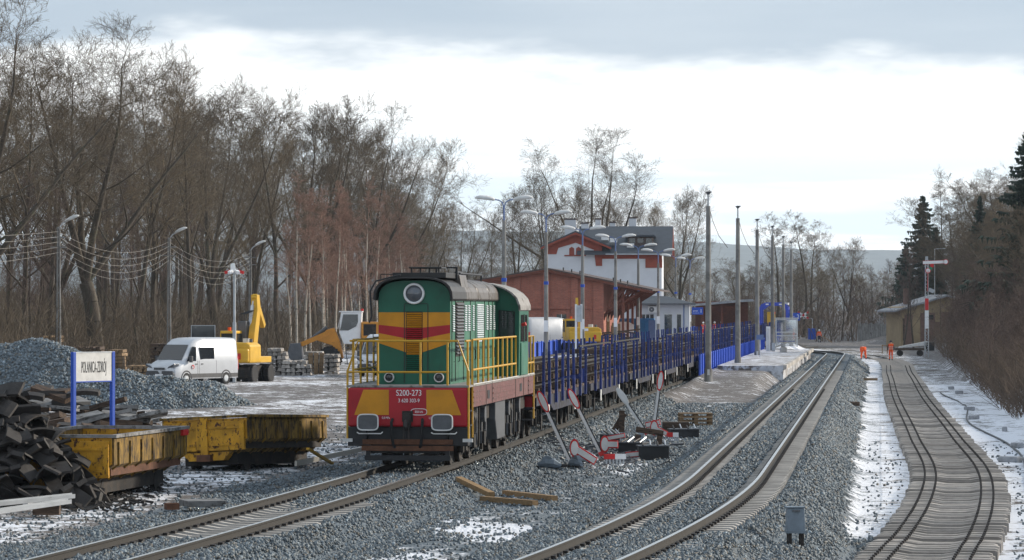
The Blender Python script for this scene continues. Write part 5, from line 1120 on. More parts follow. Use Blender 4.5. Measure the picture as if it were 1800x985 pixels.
# ---------------------------------------------------------------- ballast heap
def heap():
    S = 41.0; us = [-420, -200, -60, 0, 50, 90, 130, 200, 265, 340, 385, 425, 462]; zs = [1.2, 1.9, 2.2, 2.26, 2.43, 2.31, 1.9, 1.29, .92, .73, .43, -.05, -.70]
    def hz(x, y):
        u = 900 + x*S; r = np.interp(u, us, zs); yc = F/S + 1.2*np.sin(x*.5)
        return r - .64*np.sqrt((y-yc)**2 + .25) + .32 + (vnoise(x*1.1, y*1.1, 31)-.5)*.35 + (vnoise(x*4, y*4, 32)-.5)*.10
    xs = np.arange(-32, -9.8, .22); ys = np.arange(F/S-6.5, F/S+6.5, .22); X, Y = np.meshgrid(xs, ys, indexing='ij'); Z = np.maximum(hz(X, Y), -1.0)
    o = thing('ballast_heap', 'large heap of blue-grey crushed stone behind the station name sign', 'heap', (-20, F/S, -.4)); idx = np.arange(X.size).reshape(X.shape)
    q = np.stack([idx[:-1, :-1], idx[1:, :-1], idx[1:, 1:], idx[:-1, 1:]], -1).reshape(-1, 4); me = bpy.data.meshes.new('heap_core'); me.from_pydata(np.stack([X+20, Y-F/S, Z+.4], -1).reshape(-1, 3).tolist(), [], q.tolist()); me.materials.append(K['gravelcore'])
    c = inst('heap_core', me, o)
    rg = np.random.default_rng(17); n = 34000; x = rg.uniform(-30, -10, n); y = F/S + rg.uniform(-6, 2.2, n); z = hz(x, y); k = z > -.62; x, y, z = x[k], y[k], z[k]; size = rg.uniform(.05, .098, len(x))
    st = scatter_stones('stones', np.stack([x+20, y-F/S, z+.4+size*.3], -1), size, stone_tints(len(x), rg)*1.25, 5, o); tag(st, kind='stuff')
K['gravelcore'] = mat('gravel_core', (.11, .12, .125), .85, 0, .4, 10, .6, 14)
heap()

# ---------------------------------------------------------------- scrap piles
def slab(L_, w_, t_, bend=0, n=6):
    b = MB(); secs = []
    for i in range(n+1):
        u = i/n-.5; zc = bend*(.25-u*u)*4*L_*.25; sl = -bend*2*u
        secs.append([(u*L_, -w_/2, zc-t_/2), (u*L_, w_/2, zc-t_/2), (u*L_, w_/2, zc+t_/2), (u*L_, -w_/2, zc+t_/2)])
    return b.loft(secs)
SC = [slab(.95, .36, .05, .55).mesh('rubber_mat', K['scrap']), slab(.8, .34, .06, .25).mesh('rubber_mat', K['scrap']), slab(.6, .4, .05, .8).mesh('rubber_mat', K['scrap']), slab(.7, .26, .10, .1).mesh('rubber_mat', K['scrap'])]
SL = [slab(1.5, .5, .09, .06).mesh('board', K['scraplight']), slab(1.0, .34, .14, .3).mesh('board', K['scrap']), slab(1.3, .30, .16, 0, 2).mesh('board', K['wooddark'])]
rd = random.Random(23)
for i in range(285):
    a = rd.random()*6.28; t = rd.random()**.6; cx, cy = WS(10, 80).x, F/80; rr = 2.2*t
    z = -.5 + 2.45*max(0, 1-t)**.75*rd.uniform(.75, 1.05)
    o = inst('rubber_mat', rd.choice(SC), None, (cx + rr*math.cos(a)*.85, cy + rr*math.sin(a)*.8, max(z, -.42)), (rd.uniform(-.9, .9), rd.uniform(-.7, .7), rd.random()*6.28), rd.uniform(.8, 1.2))
    tag(o, 'black curved slab thrown on the dark scrap pile at the left edge', 'scrap slab', 'black slabs of the scrap pile')
for i in range(130):
    u = rd.uniform(30, 285); s = rd.uniform(55, 62); p = WS(u, s); hmax = float(np.interp(u, [40, 80, 150, 220, 290], [2.2, 2.2, 1.8, 1.45, .4])); z = -.5 + rd.random()**.6*hmax*(1 - abs(s-58.5)/4.5)
    o = inst('scrap_board', rd.choice(SL), None, (p.x, p.y, z), (rd.uniform(-.35, .35), rd.uniform(-.3, .3), rd.uniform(-.8, .8)), rd.uniform(.8, 1.3))
    tag(o, 'grey or black scrap board in the low pile behind the name sign', 'scrap board', 'boards of the low scrap pile')
b = MB()
for i in range(1500):
    u = rd.gauss(120, 70); v = rd.gauss(862, 20)
    if not (-10 < u < 300 and 800 < v < 900): continue
    p = W(u, v, -.52); b.obox((p.x, p.y, -.52+rd.random()*.10), (rd.uniform(.05, .35), rd.uniform(.03, .12), rd.uniform(.015, .05)), (rd.uniform(-.5, .5), rd.uniform(-.5, .5), rd.random()*6.28))
tag(b.build('splinters', K['scrap']), 'black splinters and chips strewn at the foot of the scrap pile', 'debris', kind='stuff')
CHN = MB().box(-1.6, 1.6, -.07, .07, 0, .012).box(-1.6, 1.6, -.07, -.06, .012, .09).box(-1.6, 1.6, .06, .07, .012, .09).mesh('steel_channel', K['offwhite'])
for i, (u, v, lab) in enumerate([(8, 868, 'topmost'), (10, 877, 'second'), (14, 887, 'third'), (8, 897, 'lowest')]):
    p = W(u, v, -.35); tag(inst('steel_channel', CHN, None, (p.x, p.y, -.40+.05*(3-i)), (.15, -.03*i, .55+.05*i)), lab + ' of the pale steel channels lying at the lower left edge', 'channel', 'pale channels at the left edge')
a_, b_ = W(45, 892, -.45), W(134, 846, -.05); a_.z += .05; tag(MB().tube([a_, b_], .065, 12).build('steel_pipe', K['steel'], None, smooth=False), 'bright metal pipe leaning on the debris beside the pale channels', 'pipe')
p = W(82, 905, -.5); tag(MB().obox((0, 0, .1), (.55, .3, .2)).build('timber_block', K['wooddark'], None, loc=p), 'dark timber block under the pale channels', 'block')
p = W(356, 889, -.45); tag(MB().obox((0, 0, .06), (.85, .9, .13), (0, 0, .3)).build('flagstone', K['scraplight'], None, loc=p, bev=.01), 'flat grey slab lying left of the loco track', 'slab')
p = W(302, 896, -.5); tag(MB().obox((0, 0, .07), (.28, .2, .14), (0, 0, .4)).build('wood_block', K['rust'], None, loc=p), 'small rusty brown block left of the flat grey slab', 'block')

# ---------------------------------------------------------------- yellow skips
def skip(label, corner, yaw, roll, pitch, Ln, Wd, zr, extra):
    hg = 1.0; o = thing('skip_wagon', label, 'skip', (corner[0], corner[1], -.52), 0); o.rotation_euler = (pitch, roll, yaw); zb, zt = .50, zr+.52
    th = .05; ot = [(0, zt), (0, zb+.35), (-.5, zb), (-Wd+.5, zb), (-Wd, zb+.35), (-Wd, zt)]; it = [(-Wd+th, zt), (-Wd+th, zb+.37), (-Wd+.52, zb+th), (-.52, zb+th), (-th, zb+.37), (-th, zt)]
    tub = MB().prism(ot+it, 'y', 0, Ln).build('tub', K['skip_rib'], o)
    for y in (0, Ln-.06): MB().prism([(-th, zt-.01), (-th, zb+.36), (-.5, zb+th), (-Wd+.5, zb+th), (-Wd+th, zb+.36), (-Wd+th, zt-.01)], 'y', y+.003, y+.06).build('end_wall', K['skip'], tub)
    for k in range(7): 
        y = .3 + k*(Ln-.6)/6; MB().prism([(.045, zt-.1), (.045, zb+.34), (-.48, zb-.045), (-.5, zb), (0, zb+.35), (0, zt-.1)], 'y', y-.03, y+.03).build('rib', K['skip_rib'], tub)
    rim = MB().box(-.07, .06, -.04, Ln+.04, zt, zt+.07).box(-Wd-.06, -Wd+.07, -.04, Ln+.04, zt, zt+.07).box(-Wd+.07, -.07, -.04, .08, zt, zt+.07).box(-Wd+.07, -.07, Ln-.08, Ln+.04, zt, zt+.07).build('rim', K[extra], tub)
    for x in (-Wd*.76, -Wd*.26):                                                   # two end doors
        dr = MB().box(x-Wd*.22, x+Wd*.22, -.07, -.005, zb+.06, zt-.08).build('end_door', K['skip'], tub, bev=.01)
        for zz in (zb+.22, zt-.25): MB().box(x-Wd*.17, x+Wd*.17, -.10, -.07, zz-.03, zz+.03).build('stiffener', K['skip'], dr)
        MB().box(x+Wd*.17, x+Wd*.22, -.11, -.07, zb+.1, zt-.15).build('hinge_bar', K['skip'], dr)
    MB().box(-Wd*.54, -Wd*.46, -.12, -.01, zb-.05, zt+.02).build('centre_post', K['skip'], tub)
    MB().prism([(-.5, .18), (-Wd+.5, .18), (-Wd+.5, zb), (-.5, zb)], 'y', .3, Ln-.3).build('underframe', K['under'], o)
    for y in (.9, Ln-.9):
        for x in (-.55, -Wd+.55): MB().tube([(x-.06, y, .26), (x+.06, y, .26)], .26, 14).build('wheel', K['under'], o)
    MB().box(-Wd*.5-.2, -Wd*.5+.2, -.2, .1, zb-.22, zb-.04).build('coupler', K['rust'], o)
    MB().prism([(-Wd*.78, zb+.02), (-Wd*.22, zb+.02), (-Wd*.3, zb-.2), (-Wd*.7, zb-.2)], 'y', -.02, .3).build('chute', K['skip'], tub)
    if extra == 'scraplight': MB().box(-.02, .066, Ln-.6, Ln-.1, zt-.14, zt-.0).build('corner_patch', K['sred'], tub)
    n_ = MB().box(-Wd+.12, -.12, .15, Ln-.15, zb+.1, zb+.5).build('fill', K['scrap' if extra == 'skip_rib' else 'rust'], tub)
    return o
skip('rusty yellow skip wagon nearer the camera, left, with pale rim', (-8.80, 81.8), -.17, .0, 0, 6.3, 2.6, .93, 'scraplight')
skip('rusty yellow skip wagon beside the locomotive, with doors facing the camera', (-6.98, 98.6), -.36, -.055, -.03, 5.2, 2.55, .90, 'skip_rib')
a_, b_ = WS(541, 66, .10), WS(584, 64.5, -.50); a_ = Vector((a_.x, a_.y, ZV(789, 66))); b_ = Vector((b_.x, b_.y, ZV(815, 64.5))); tag(MB().beam(a_, b_, .09, .06).build('steel_bar', K['handrail'], None), 'yellow steel bar sloping from the skip to the ground', 'bar')
a_, b_ = W(520, 815, -.42), W(640, 789, -.42); tag(MB().beam(a_, b_, .07, .14).build('siding_rail', K['railtop_dull'], None), 'single loose rail on the ground left of the locomotive', 'rail')

# ---------------------------------------------------------------- station name sign
s = 63.0; p = WS(129, s); q = WS(197.5, s*.985); yaw = math.atan2(q.y-p.y, q.x-p.x); o = thing('station_sign', 'white station name board POLANICA-ZDRÓJ between two blue posts', 'sign', (p.x, p.y, -.5), yaw); Ws = (q-p).length; zt = ZV(621, s)+.5
for x in (0, Ws): MB().box(x-.065, x+.065, -.05, .05, 0, zt+.03).build('post', K['blue'], o, bev=.008)
zb2 = ZV(671, s)+.5; pb = MB().box(.075, Ws-.075, -.03, .03, zb2, zt).build('board', K['offwhite'], o)
for zz in (zb2-.03, zt): MB().box(.065, Ws-.065, -.045, .045, zz, zz+.03).build('edge_trim', K['galv' if zz == zt else 'blue'], o)
lettering('POLANICA-ZDRÓJ', .45, K['black'], pb, (Ws/2, -.033, (zb2+zt)/2-.02), .315)

# ---------------------------------------------------------------- vans (front = -y)
def van(label, p, yaw, S=1.0, colr='vanwhite', logo=False, panel=False):
    o = thing('van', label, 'van', p, yaw); o.scale = (S, S, S); hw = 1.02
    def sec(y, zb, zs, zr, ws, wr):   # lower body, shoulder, roof
        h = [(hw*ws, zb), (hw*ws, zb+.25), (hw*ws*1.0, zs), (hw*wr, zr-.14), (hw*wr*.88, zr), (0, zr+.03)]
        return [(x, y, z) for x, z in h] + [(-x, y, z) for x, z in reversed(h[:-1])]
    secs = [sec(.0, .45, .80, .98, .84, .74), sec(.10, .36, .92, 1.10, .95, .86), sec(.55, .34, 1.08, 1.26, 1.0, .93), sec(.80, .34, 1.14, 1.34, 1.0, .93), sec(1.55, .34, 1.20, 2.22, 1.0, .86), sec(1.95, .34, 1.20, 2.44, 1.0, .87), sec(2.5, .34, 1.25, 2.52, 1.0, .88), sec(5.1, .34, 1.25, 2.50, 1.0, .88), sec(5.4, .36, 1.25, 2.46, .985, .86)]
    body = MB().loft(secs).build('body', K[colr], o, smooth=True, bev=.03)
    MB().prism([(-.84, 1.36), (.84, 1.36), (.76, 2.16), (-.76, 2.16)], 'y', 0, .02).build('windscreen', K['glass'], body, loc=(0, .745, -.0), rot=(R(0), 0, 0))
    ws = body.children[0]; me = ws.data
    for v in me.vertices: v.co.y += (v.co.z-1.36)*.845
    MB().prism([(.15, .40), (.15, .78), (.86, .78), (.95, .62), (.9, .36), (-.9, .36), (-.95, .62), (-.86, .78), (-.15, .78)], 'y', -.06, .1).build('bumper', K['plastic'], body, bev=.03)
    MB().box(-.35, .35, -.075, -.05, .84, .95).build('grille', K['plastic'], body); MB().box(-.26, .26, -.085, -.06, .50, .61).build('number_plate', K['white'], body)
    for s in (-1, 1):
        MB().prism([(s*.50, .90), (s*.96, 1.02), (s*.97, 1.16), (s*.60, 1.02)], 'y', -.02, .42).build('headlight', K['lens'], body, bev=.02)
        MB().prism([(1.02, 1.28), (1.80, 1.28), (1.80, 2.02), (1.55, 2.06)], 'x', s*.965-.035, s*.965+.045).build('side_window', K['glass'], body)
        if not panel: MB().prism([(2.15, 1.34), (3.35, 1.34), (3.35, 2.02), (2.15, 2.02)], 'x', s*.955-.04, s*.955+.05).build('side_window', K['glass'], body)
        MB().box(min(s*1.0, s*1.03), max(s*1.0, s*1.03), .9, 5.35, .40, .62).build('sill_trim', K['plastic'], body)
        for y in (1.92, 2.05, 3.5): MB().box(min(s*.99, s*1.024), max(s*.99, s*1.024), y, y+.015, .6, 1.3).build('door_seam', K['plastic'], body)
        for y in (1.72, 2.2): MB().box(min(s*1.01, s*1.045), max(s*1.01, s*1.045), y, y+.17, 1.10, 1.15).build('handle', K['plastic'], body)
        mr = MB().box(s*1.16-.09, s*1.16+.09, 1.12, 1.26, 1.22, 1.56).beam((s*.98, 1.2, 1.3), (s*1.16, 1.2, 1.32), .05).build('mirror', K['plastic'], body, bev=.03)
        for y in (.98, 4.35):
            cir = lambda rr, x: [(x, y+rr*math.cos(t), .35+rr*math.sin(t)) for t in np.linspace(0, 2*math.pi, 24, endpoint=False)]
            wl = MB().loft([cir(.34, s*.80), cir(.35, s*1.0), cir(.30, s*1.035), cir(.22, s*1.035), cir(.20, s*.99), cir(.01, s*1.0)]).build('wheel', K['rubber'], o); MB().loft([cir(.21, s*1.005), cir(.17, s*1.03), cir(.02, s*1.035)]).build('rim', K['galv'], wl)
            MB().tube([(s*1.0, y+.42*math.cos(t), .35+.42*math.sin(t)) for t in np.linspace(0, math.pi, 14)], .045, 6).build('wheel_arch', K['plastic'], body)
        MB().box(min(s*.84, s*.99), max(s*.84, s*.99), 5.36, 5.44, .8, 1.5).build('tail_light', K['sred'], body)
    if logo:
        lo = MB().tube([(1.03, 1.5, .98), (1.05, 1.5, .98)], .11, 14).build('logo', K['sred'], body); MB().tube([(1.05, 1.46, .96), (1.056, 1.46, .96)], .075, 12).build('logo_centre', K['vanwhite'], lo)
    MB().tube([(0, 2.3, 2.5), (.02, 2.42, 2.78)], .012, 5).build('aerial', K['black'], body)
    return o
van('white delivery van with dark windscreen behind the stone heap', WS(281, 33.2, -.30), R(-34), logo=True)
van('white van half hidden behind the locomotive front railing', WS(655, 29.5, -.30), R(-12))
p = WS(1014, 22.2, .25); van('plain silver-grey van parked before the brick shed', p, R(132), 1.12, 'galv2', panel=True) if 'galv2' in K else None

# ---------------------------------------------------------------- wheeled excavators
TYRE = None
def tyre_mesh():
    b = MB(); c = lambda rr, x: [(x, rr*math.cos(t), rr*math.sin(t)) for t in np.linspace(0, 2*math.pi, 22, endpoint=False)]
    b.loft([c(.25, -.16), c(.42, -.17), c(.5, -.14), c(.52, 0), c(.5, .14), c(.42, .17), c(.25, .16)])
    for k in range(22):
        t = 2*math.pi*k/22; b.obox((.0, .52*math.cos(t), .52*math.sin(t)), (.3, .06, .05), (t-math.pi/2, 0, 0))
    return b.mesh('tyre', K['rubber'])
TYRE = tyre_mesh(); RIM = MB().tube([(-.1, 0, 0), (.1, 0, 0)], .26, 14).mesh('rim', K['excav'])
def excavator(label, p, yaw, S=1.0, txt=None, boom_up=True):
    o = thing('excavator', label, 'excavator', p, yaw); o.scale = (S, S, S)
    MB().box(-.9, .9, -1.5, 1.6, .55, 1.0).box(-1.2, 1.2, 1.6, 2.0, .35, .8).box(-1.2, 1.2, -1.7, -1.5, .3, .9).build('chassis', K['under'], o, bev=.03)
    for x in (-1.0, 1.0):
        for y in (-1.2, 1.25):
            for d in (-.17, .17): t = inst('tyre', TYRE, o, (x+d*1.1, y, .53)); inst('rim', RIM, t)
    hs = MB().prism([(-1.3, 1.15), (1.3, 1.15), (1.32, 1.4), (1.3, 2.15), (1.05, 2.3), (-1.3, 2.3)], 'y', -1.9, -.2).build('engine_housing', K['excav'], o, bev=.08)
    MB().box(-1.25, 1.25, -.2, 1.5, 1.15, 1.5).build('deck', K['excav'], o, bev=.03)
    cw = MB().prism([(-1.3, 1.2), (1.3, 1.2), (1.3, 1.95), (-1.3, 1.95)], 'y', -2.15, -1.9).build('counterweight', K['excav'], o, bev=.1)
    MB().box(.65, .85, -2.17, -2.15, 1.35, 1.7).build('tail_light', K['sred'], cw); MB().box(-.3, .2, -2.17, -2.15, 2.0, 2.2).build('flag_sticker', K['white'], cw)
    if txt:
        lettering(txt[0], .52, K['sred'], cw, (-.62, -2.16, 1.72), .8); lettering(txt[1], .52, K['black'], cw, (-.02, -2.16, 1.72), .8)
    cb = MB().box(-1.3, -.35, .0, 1.5, 1.5, 2.95).build('cab', K['excav'], o, bev=.05)
    MB().box(-1.22, -.43, -.02, .0, 2.15, 2.8).build('rear_window', K['glass'], cb); MB().box(-1.31, -1.3, .15, 1.35, 1.9, 2.8).build('side_window', K['glass'], cb); MB().box(-.35, -.34, .15, 1.35, 1.9, 2.8).build('side_window', K['glass'], cb); MB().box(-1.22, -.43, 1.5, 1.52, 1.8, 2.8).build('windscreen', K['glass'], cb)
    MB().tube([(-.8, .2, 2.95), (-.8, .2, 3.15)], .1, 10).build('beacon', K['orangevest'], cb)
    MB().tube([(.62, -.75, 2.3), (.62, -.75, 2.52)], .2, 12).build('air_filter', K['offwhite'], hs); MB().tube([(1.0, -1.0, 2.3), (1.0, -1.0, 2.5)], .1, 10).build('exhaust', K['machgrey'], hs)
    if boom_up:
        bm = MB().loft([[(x, y, z) for x in (-.18, .18) for y, z in ((yy-dy, zz), (yy+dy, zz))][:2] + [(.18, yy+dy, zz), (.18, yy-dy, zz)] for yy, zz, dy in ((1.2, 1.4, .25), (1.5, 2.8, .3), (1.9, 4.1, .26), (1.75, 5.0, .2))]).build('boom', K['excav'], o, loc=(.15, 0, 0))
        MB().beam((.15, 1.6, 4.95), (.05, 3.2, 3.2), .26, .3).build('stick', K['excav'], o); MB().tube([(-.2, 1.45, 3.2), (-.1, 1.6, 4.4)], .11, 10).build('cylinder', K['steel'], bm); MB().tube([(-.1, 1.6, 4.4), (-.05, 1.65, 4.85)], .05, 8).build('piston', K['steel'], bm)
        MB().obox((-.35, 1.2, 2.9), (.5, .5, 1.2)).build('gripper', K['machgrey'], o, bev=.04)
        for k in range(5): MB().tube([(-.5+k*.09, 1.0, 3.3), (-.5+k*.1, 1.05, 3.9), (.0+k*.05, 1.4, 4.1)], .025, 5).build('hose', K['black'], o)
    else:
        MB().beam((.1, 1.2, 1.5), (.3, 2.6, 3.6), .34, .45).build('boom', K['excav'], o); MB().beam((.3, 2.6, 3.6), (.6, 3.4, 1.2), .28, .32).build('stick', K['excav'], o); MB().tube([(.1, 1.5, 1.9), (.3, 2.4, 3.0)], .1, 8).build('cylinder', K['steel'], o)
        MB().beam((-.3, .3, 2.9), (-.25, .8, 4.6), .2, .25).build('raised_arm', K['excav'], o)
    return o
excavator('yellow wheeled excavator with raised folded boom behind the white van', WS(424, 31.6, -.35), R(-18), .98, ('n', 'bau'))
excavator('yellow excavator parked before the brick shed, half hidden by the fence', WS(1022, 24.0, .3), R(8), .92, None, False)

# camera mast, dark panel
s = 32; p = WS(412, s, -.3); o = thing('camera_mast', 'slim grey camera and floodlight mast behind the van', 'mast', p, 0); zt = ZV(480, s)+.3
MB().tube([(0, 0, 0), (0, 0, zt*.55)], .10, 8).tube([(0, 0, zt*.55), (0, 0, zt)], .065, 8).build('pole', K['galv'], o)
for k in range(6): a = k*1.047; MB().obox((.38*math.cos(a), .38*math.sin(a), zt+.05), (.3, .16, .16), (0, .3, a)).build('camera_head', K['white' if k % 3 else 'sred'], o)
MB().box(-.5, .5, -.03, .03, zt-.05, zt+.02).box(-.03, .03, -.5, .5, zt-.05, zt+.02).build('cross_arm', K['galv'], o); MB().prism([(-.22, zt+.1), (.1, zt+.1), (.0, zt+.55), (-.2, zt+.5)], 'y', -.04, .04).build('antenna', K['white'], o)
s = 30.5; p = WS(357, s, -.3); o = thing('solar_panel', 'dark upright solar panel behind the van roof', 'panel', p, .0); MB().box(-.66, .66, 0, .05, ZV(600, s)+.3, ZV(573, s)+.3).build('panel', K['glass'], o); MB().box(-.7, .7, .02, .07, ZV(601, s)+.3, ZV(572, s)+.3).build('frame', K['galv'], o); MB().box(-.6, -.5, .05, .12, 0, 2.2).box(.5, .6, .05, .12, 0, 2.2).build('stand', K['galv'], o)

# wheel loader
def loader():
    s = 26.5; p = WS(600, s, -.3); o = thing('wheel_loader', 'orange wheel loader with white cab left of the locomotive', 'loader', p, 0); X = lambda u: (u-600)/s; z = lambda v: ZV(v, s)+.3
    cab = MB().prism([(X(597), z(585)), (X(605), z(605)), (X(634), z(605)), (X(637), z(549)), (X(600), z(549))], 'y', -.7, .7).build('cab', K['white'], o, bev=.04)
    MB().prism([(X(598), z(581)), (X(613), z(581)), (X(627), z(574)), (X(630), z(566)), (X(630), z(553)), (X(604), z(553)), (X(600), z(575))], 'y', -.73, -.69).build('window', K['glass'], cab)
    MB().prism([(X(594), z(578)), (X(600), z(552)), (X(600)-.03, z(552)), (X(594)-.03, z(578))], 'y', -.6, .6).build('windscreen', K['glass'], cab)
    MB().box(X(597), X(638), -.75, .75, z(549), z(547)).build('cab_roof', K['white'], cab); MB().tube([(X(637), -.3, z(547)), (X(637), -.3, z(543))], .09, 8).build('beacon', K['sred'], cab)
    MB().box(X(636), X(690), -1.0, 1.0, z(622), z(566)).build('engine_cover', K['orange'], o, bev=.06); MB().box(X(640), X(662), -1.02, -.98, z(590), z(570)).build('vent', K['under'], o)
    MB().prism([(X(556), z(598)), (X(575), z(580)), (X(588), z(576)), (X(598), z(600)), (X(604), z(630)), (X(590), z(631)), (X(586), z(608))], 'y', -.55, .55).build('front_frame', K['orange'], o, bev=.03)
    MB().beam((X(585), -.5, z(582)), (X(530), -.5, z(606)), .2, .3).build('lift_arm', K['orange'], o); MB().tube([(X(575), 0, z(576)), (X(545), 0, z(598))], .13, 8).build('cylinder', K['machgrey'], o)
    MB().prism([(X(512), z(604)), (X(530), z(603)), (X(533), z(632)), (X(515), z(634)), (X(506), z(625))], 'y', -1.3, 1.3).build('bucket', K['machgrey'], o)
    for u in (580, 655):
        for y in (-.95, .95): t = inst('tyre', TYRE, o, (X(u), y, .78), (0, 0, math.pi/2), (1.5, 1.5, 1.5)); inst('rim', RIM, t)
    for k in range(4): MB().box(X(607), X(614), -1.0, -.8, z(640)+.35*k, z(640)+.35*k+.05).build('step', K['machgrey'], o)
    MB().beam((X(608), -.95, z(606)), (X(612), -.95, z(640)), .06).build('ladder_rail', K['machgrey'], o)
loader()

# ---------------------------------------------------------------- stacks of sleepers
def stack(name, mesh, u, v, s, cols, layers, label, dx=.30, dz=.24, zb=-.3, yaw=0, cat='sleeper', skipf=None, grp=None, along_x=False):
    p = WS(u, s, zb); r_ = random.Random(int(u*7+v))
    for k in range(layers):
        for c in range(cols):
            if skipf and skipf(k, c): continue
            off = Vector((c*dx + r_.uniform(-.03, .03), r_.uniform(-.12, .12), .2 + k*dz)); rz = math.pi/2 + yaw + r_.uniform(-.03, .03)
            if along_x: off = Vector((r_.uniform(-.25, .25), c*dx, .2+k*dz)); rz = yaw + r_.uniform(-.04, .04)
            o = inst(name, mesh, None, p + off, (0, 0, rz)); tag(o, label, cat, grp)
stack('concrete_sleeper', SLPN, 476, 655, 28.5, 4, 7, 'concrete sleeper in the tall stack right of the yellow excavator', grp='sleepers of the tall stack', skipf=lambda k, c: k == 6 and c > 2)
stack('concrete_sleeper', SLPN, 501, 655, 28.9, 6, 4, 'concrete sleeper in the low wide stack before the tall one', grp='sleepers of the low stack', skipf=lambda k, c: k == 3 and c > 4)
stack('concrete_sleeper', SLPN, 540, 650, 28.2, 4, 6, 'concrete sleeper in the stack below the loader arm', grp='sleepers under the loader arm')
stack('concrete_sleeper', SLPN, 575, 655, 28.6, 3, 5, 'concrete sleeper in the right-hand stack beside the loader frame', grp='sleepers beside the loader', dz=.27)
WSL = MB().box(-1.3, 1.3, -.13, .13, -.18, 0).mesh('timber', K['wood']); WSD = MB().box(-1.3, 1.3, -.13, .13, -.18, 0).mesh('timber', K['wooddark'])
stack('timber_sleeper', WSL, 200, 640, 28, 3, 6, 'brown timber sleeper in the neat stack right of the name sign', dx=.27, dz=.22, grp='neat timber stack', zb=-.1)
stack('timber_sleeper', WSL, 78, 600, 27.5, 3, 2, 'pale timber sleeper lying across behind the heap top', dx=.5, dz=.22, zb=1.62, grp='timbers behind the heap top', cat='sleeper')
stack('timber_sleeper', WSD, 127, 630, 27.5, 5, 7, 'dark timber sleeper in the jumbled row behind the heap', dx=.45, dz=.24, zb=-.3, grp='jumbled dark timbers')
stack('timber_sleeper', WSD, 74, 630, 27.3, 4, 8, 'dark timber sleeper low behind the heap, carrying the others', dx=.42, dz=.24, zb=-.3, grp='lower dark timbers')
stack('timber_sleeper', WSD, 272, 640, 28, 7, 8, 'dark timber sleeper in the tall black stack behind the van', dx=.29, dz=.24, grp='black stack behind the van')
stack('timber_sleeper', WSL, 232, 645, 29, 4, 3, 'brown timber sleeper in the low stack left of the van', dx=.32, dz=.22, grp='low timber stack by the van')
p = WS(549, 28.4, -.3)
for k in range(3): tag(MB().box(-.13, .13, -.13, .13, 0, 1.35).build('timber_post', K['wood'], None, loc=(p.x+k*.3, p.y-1.5, p.z), rot=(0, .04*k-.02, 0)), ('left', 'middle', 'right')[k] + ' of three upright timbers leaning on the sleeper stacks', 'timber')

# ---------------------------------------------------------------- yard lamps and wires on the left
hd2 = HEAD; tops = []
for i, (u, vt, s, lab) in enumerate([(103, 390, 28.8, 'concrete street lamp at the left, before the big lime'), (297, 410, 25.4, 'concrete street lamp behind the white van'), (440, 432, 21.5, 'faint street lamp half lost in the wood above the excavator')]):
    p = WS(u, s, -.3); zt = ZV(vt, s)+.3; o = thing('street_lamp', lab, 'street lamp', p, 0, 'yard lamps along the wood'); tops.append((p.x, p.y, zt-.3))
    for e in (-.11, .11): MB().tube([(e, 0, 0), (e*.5, 0, zt-.3)], [.07, .05], 6).build('mast_leg', K['concrete_post'], o)
    for k in range(7): MB().box(-.1, .1, -.04, .04, .8+k*1.05, .9+k*1.05).build('rung', K['concrete_post'], o)
    MB().tube([(0, 0, zt-.4), (.25, 0, zt-.1), (.5, 0, zt+.02)], .035, 6).build('arm', K['galv'], o); inst('lamp_head', HEAD, o, (.4, 0, zt), (0, R(-22), 0), .85)
    MB().box(-.5, .5, -.05, .05, zt-1.0, zt-.92).box(-.5, .5, -.05, .05, zt-1.6, zt-1.52).build('cross_arm', K['concrete_post'], o)
tops = [(tops[0][0]-14, tops[0][1]-45, tops[0][2]+1.0)] + tops
for i in range(3):
    a_, b_ = Vector(tops[i]), Vector(tops[i+1])
    for k in range(5):
        of = Vector((0, 0, -.6-.32*k)); pts = [a_.lerp(b_, t) + of + Vector((0, 0, -4*t*(1-t)*(1.0+.12*k))) for t in np.linspace(0, 1, 15)]
        tag(MB().tube(pts, .008, 5).build('overhead_wire', K['concrete']), 'sagging pale overhead wire in the span %s' % ('left of the first yard lamp', 'between the first two yard lamps', 'right of the second yard lamp')[i], 'wire', 'overhead wires along the wood')

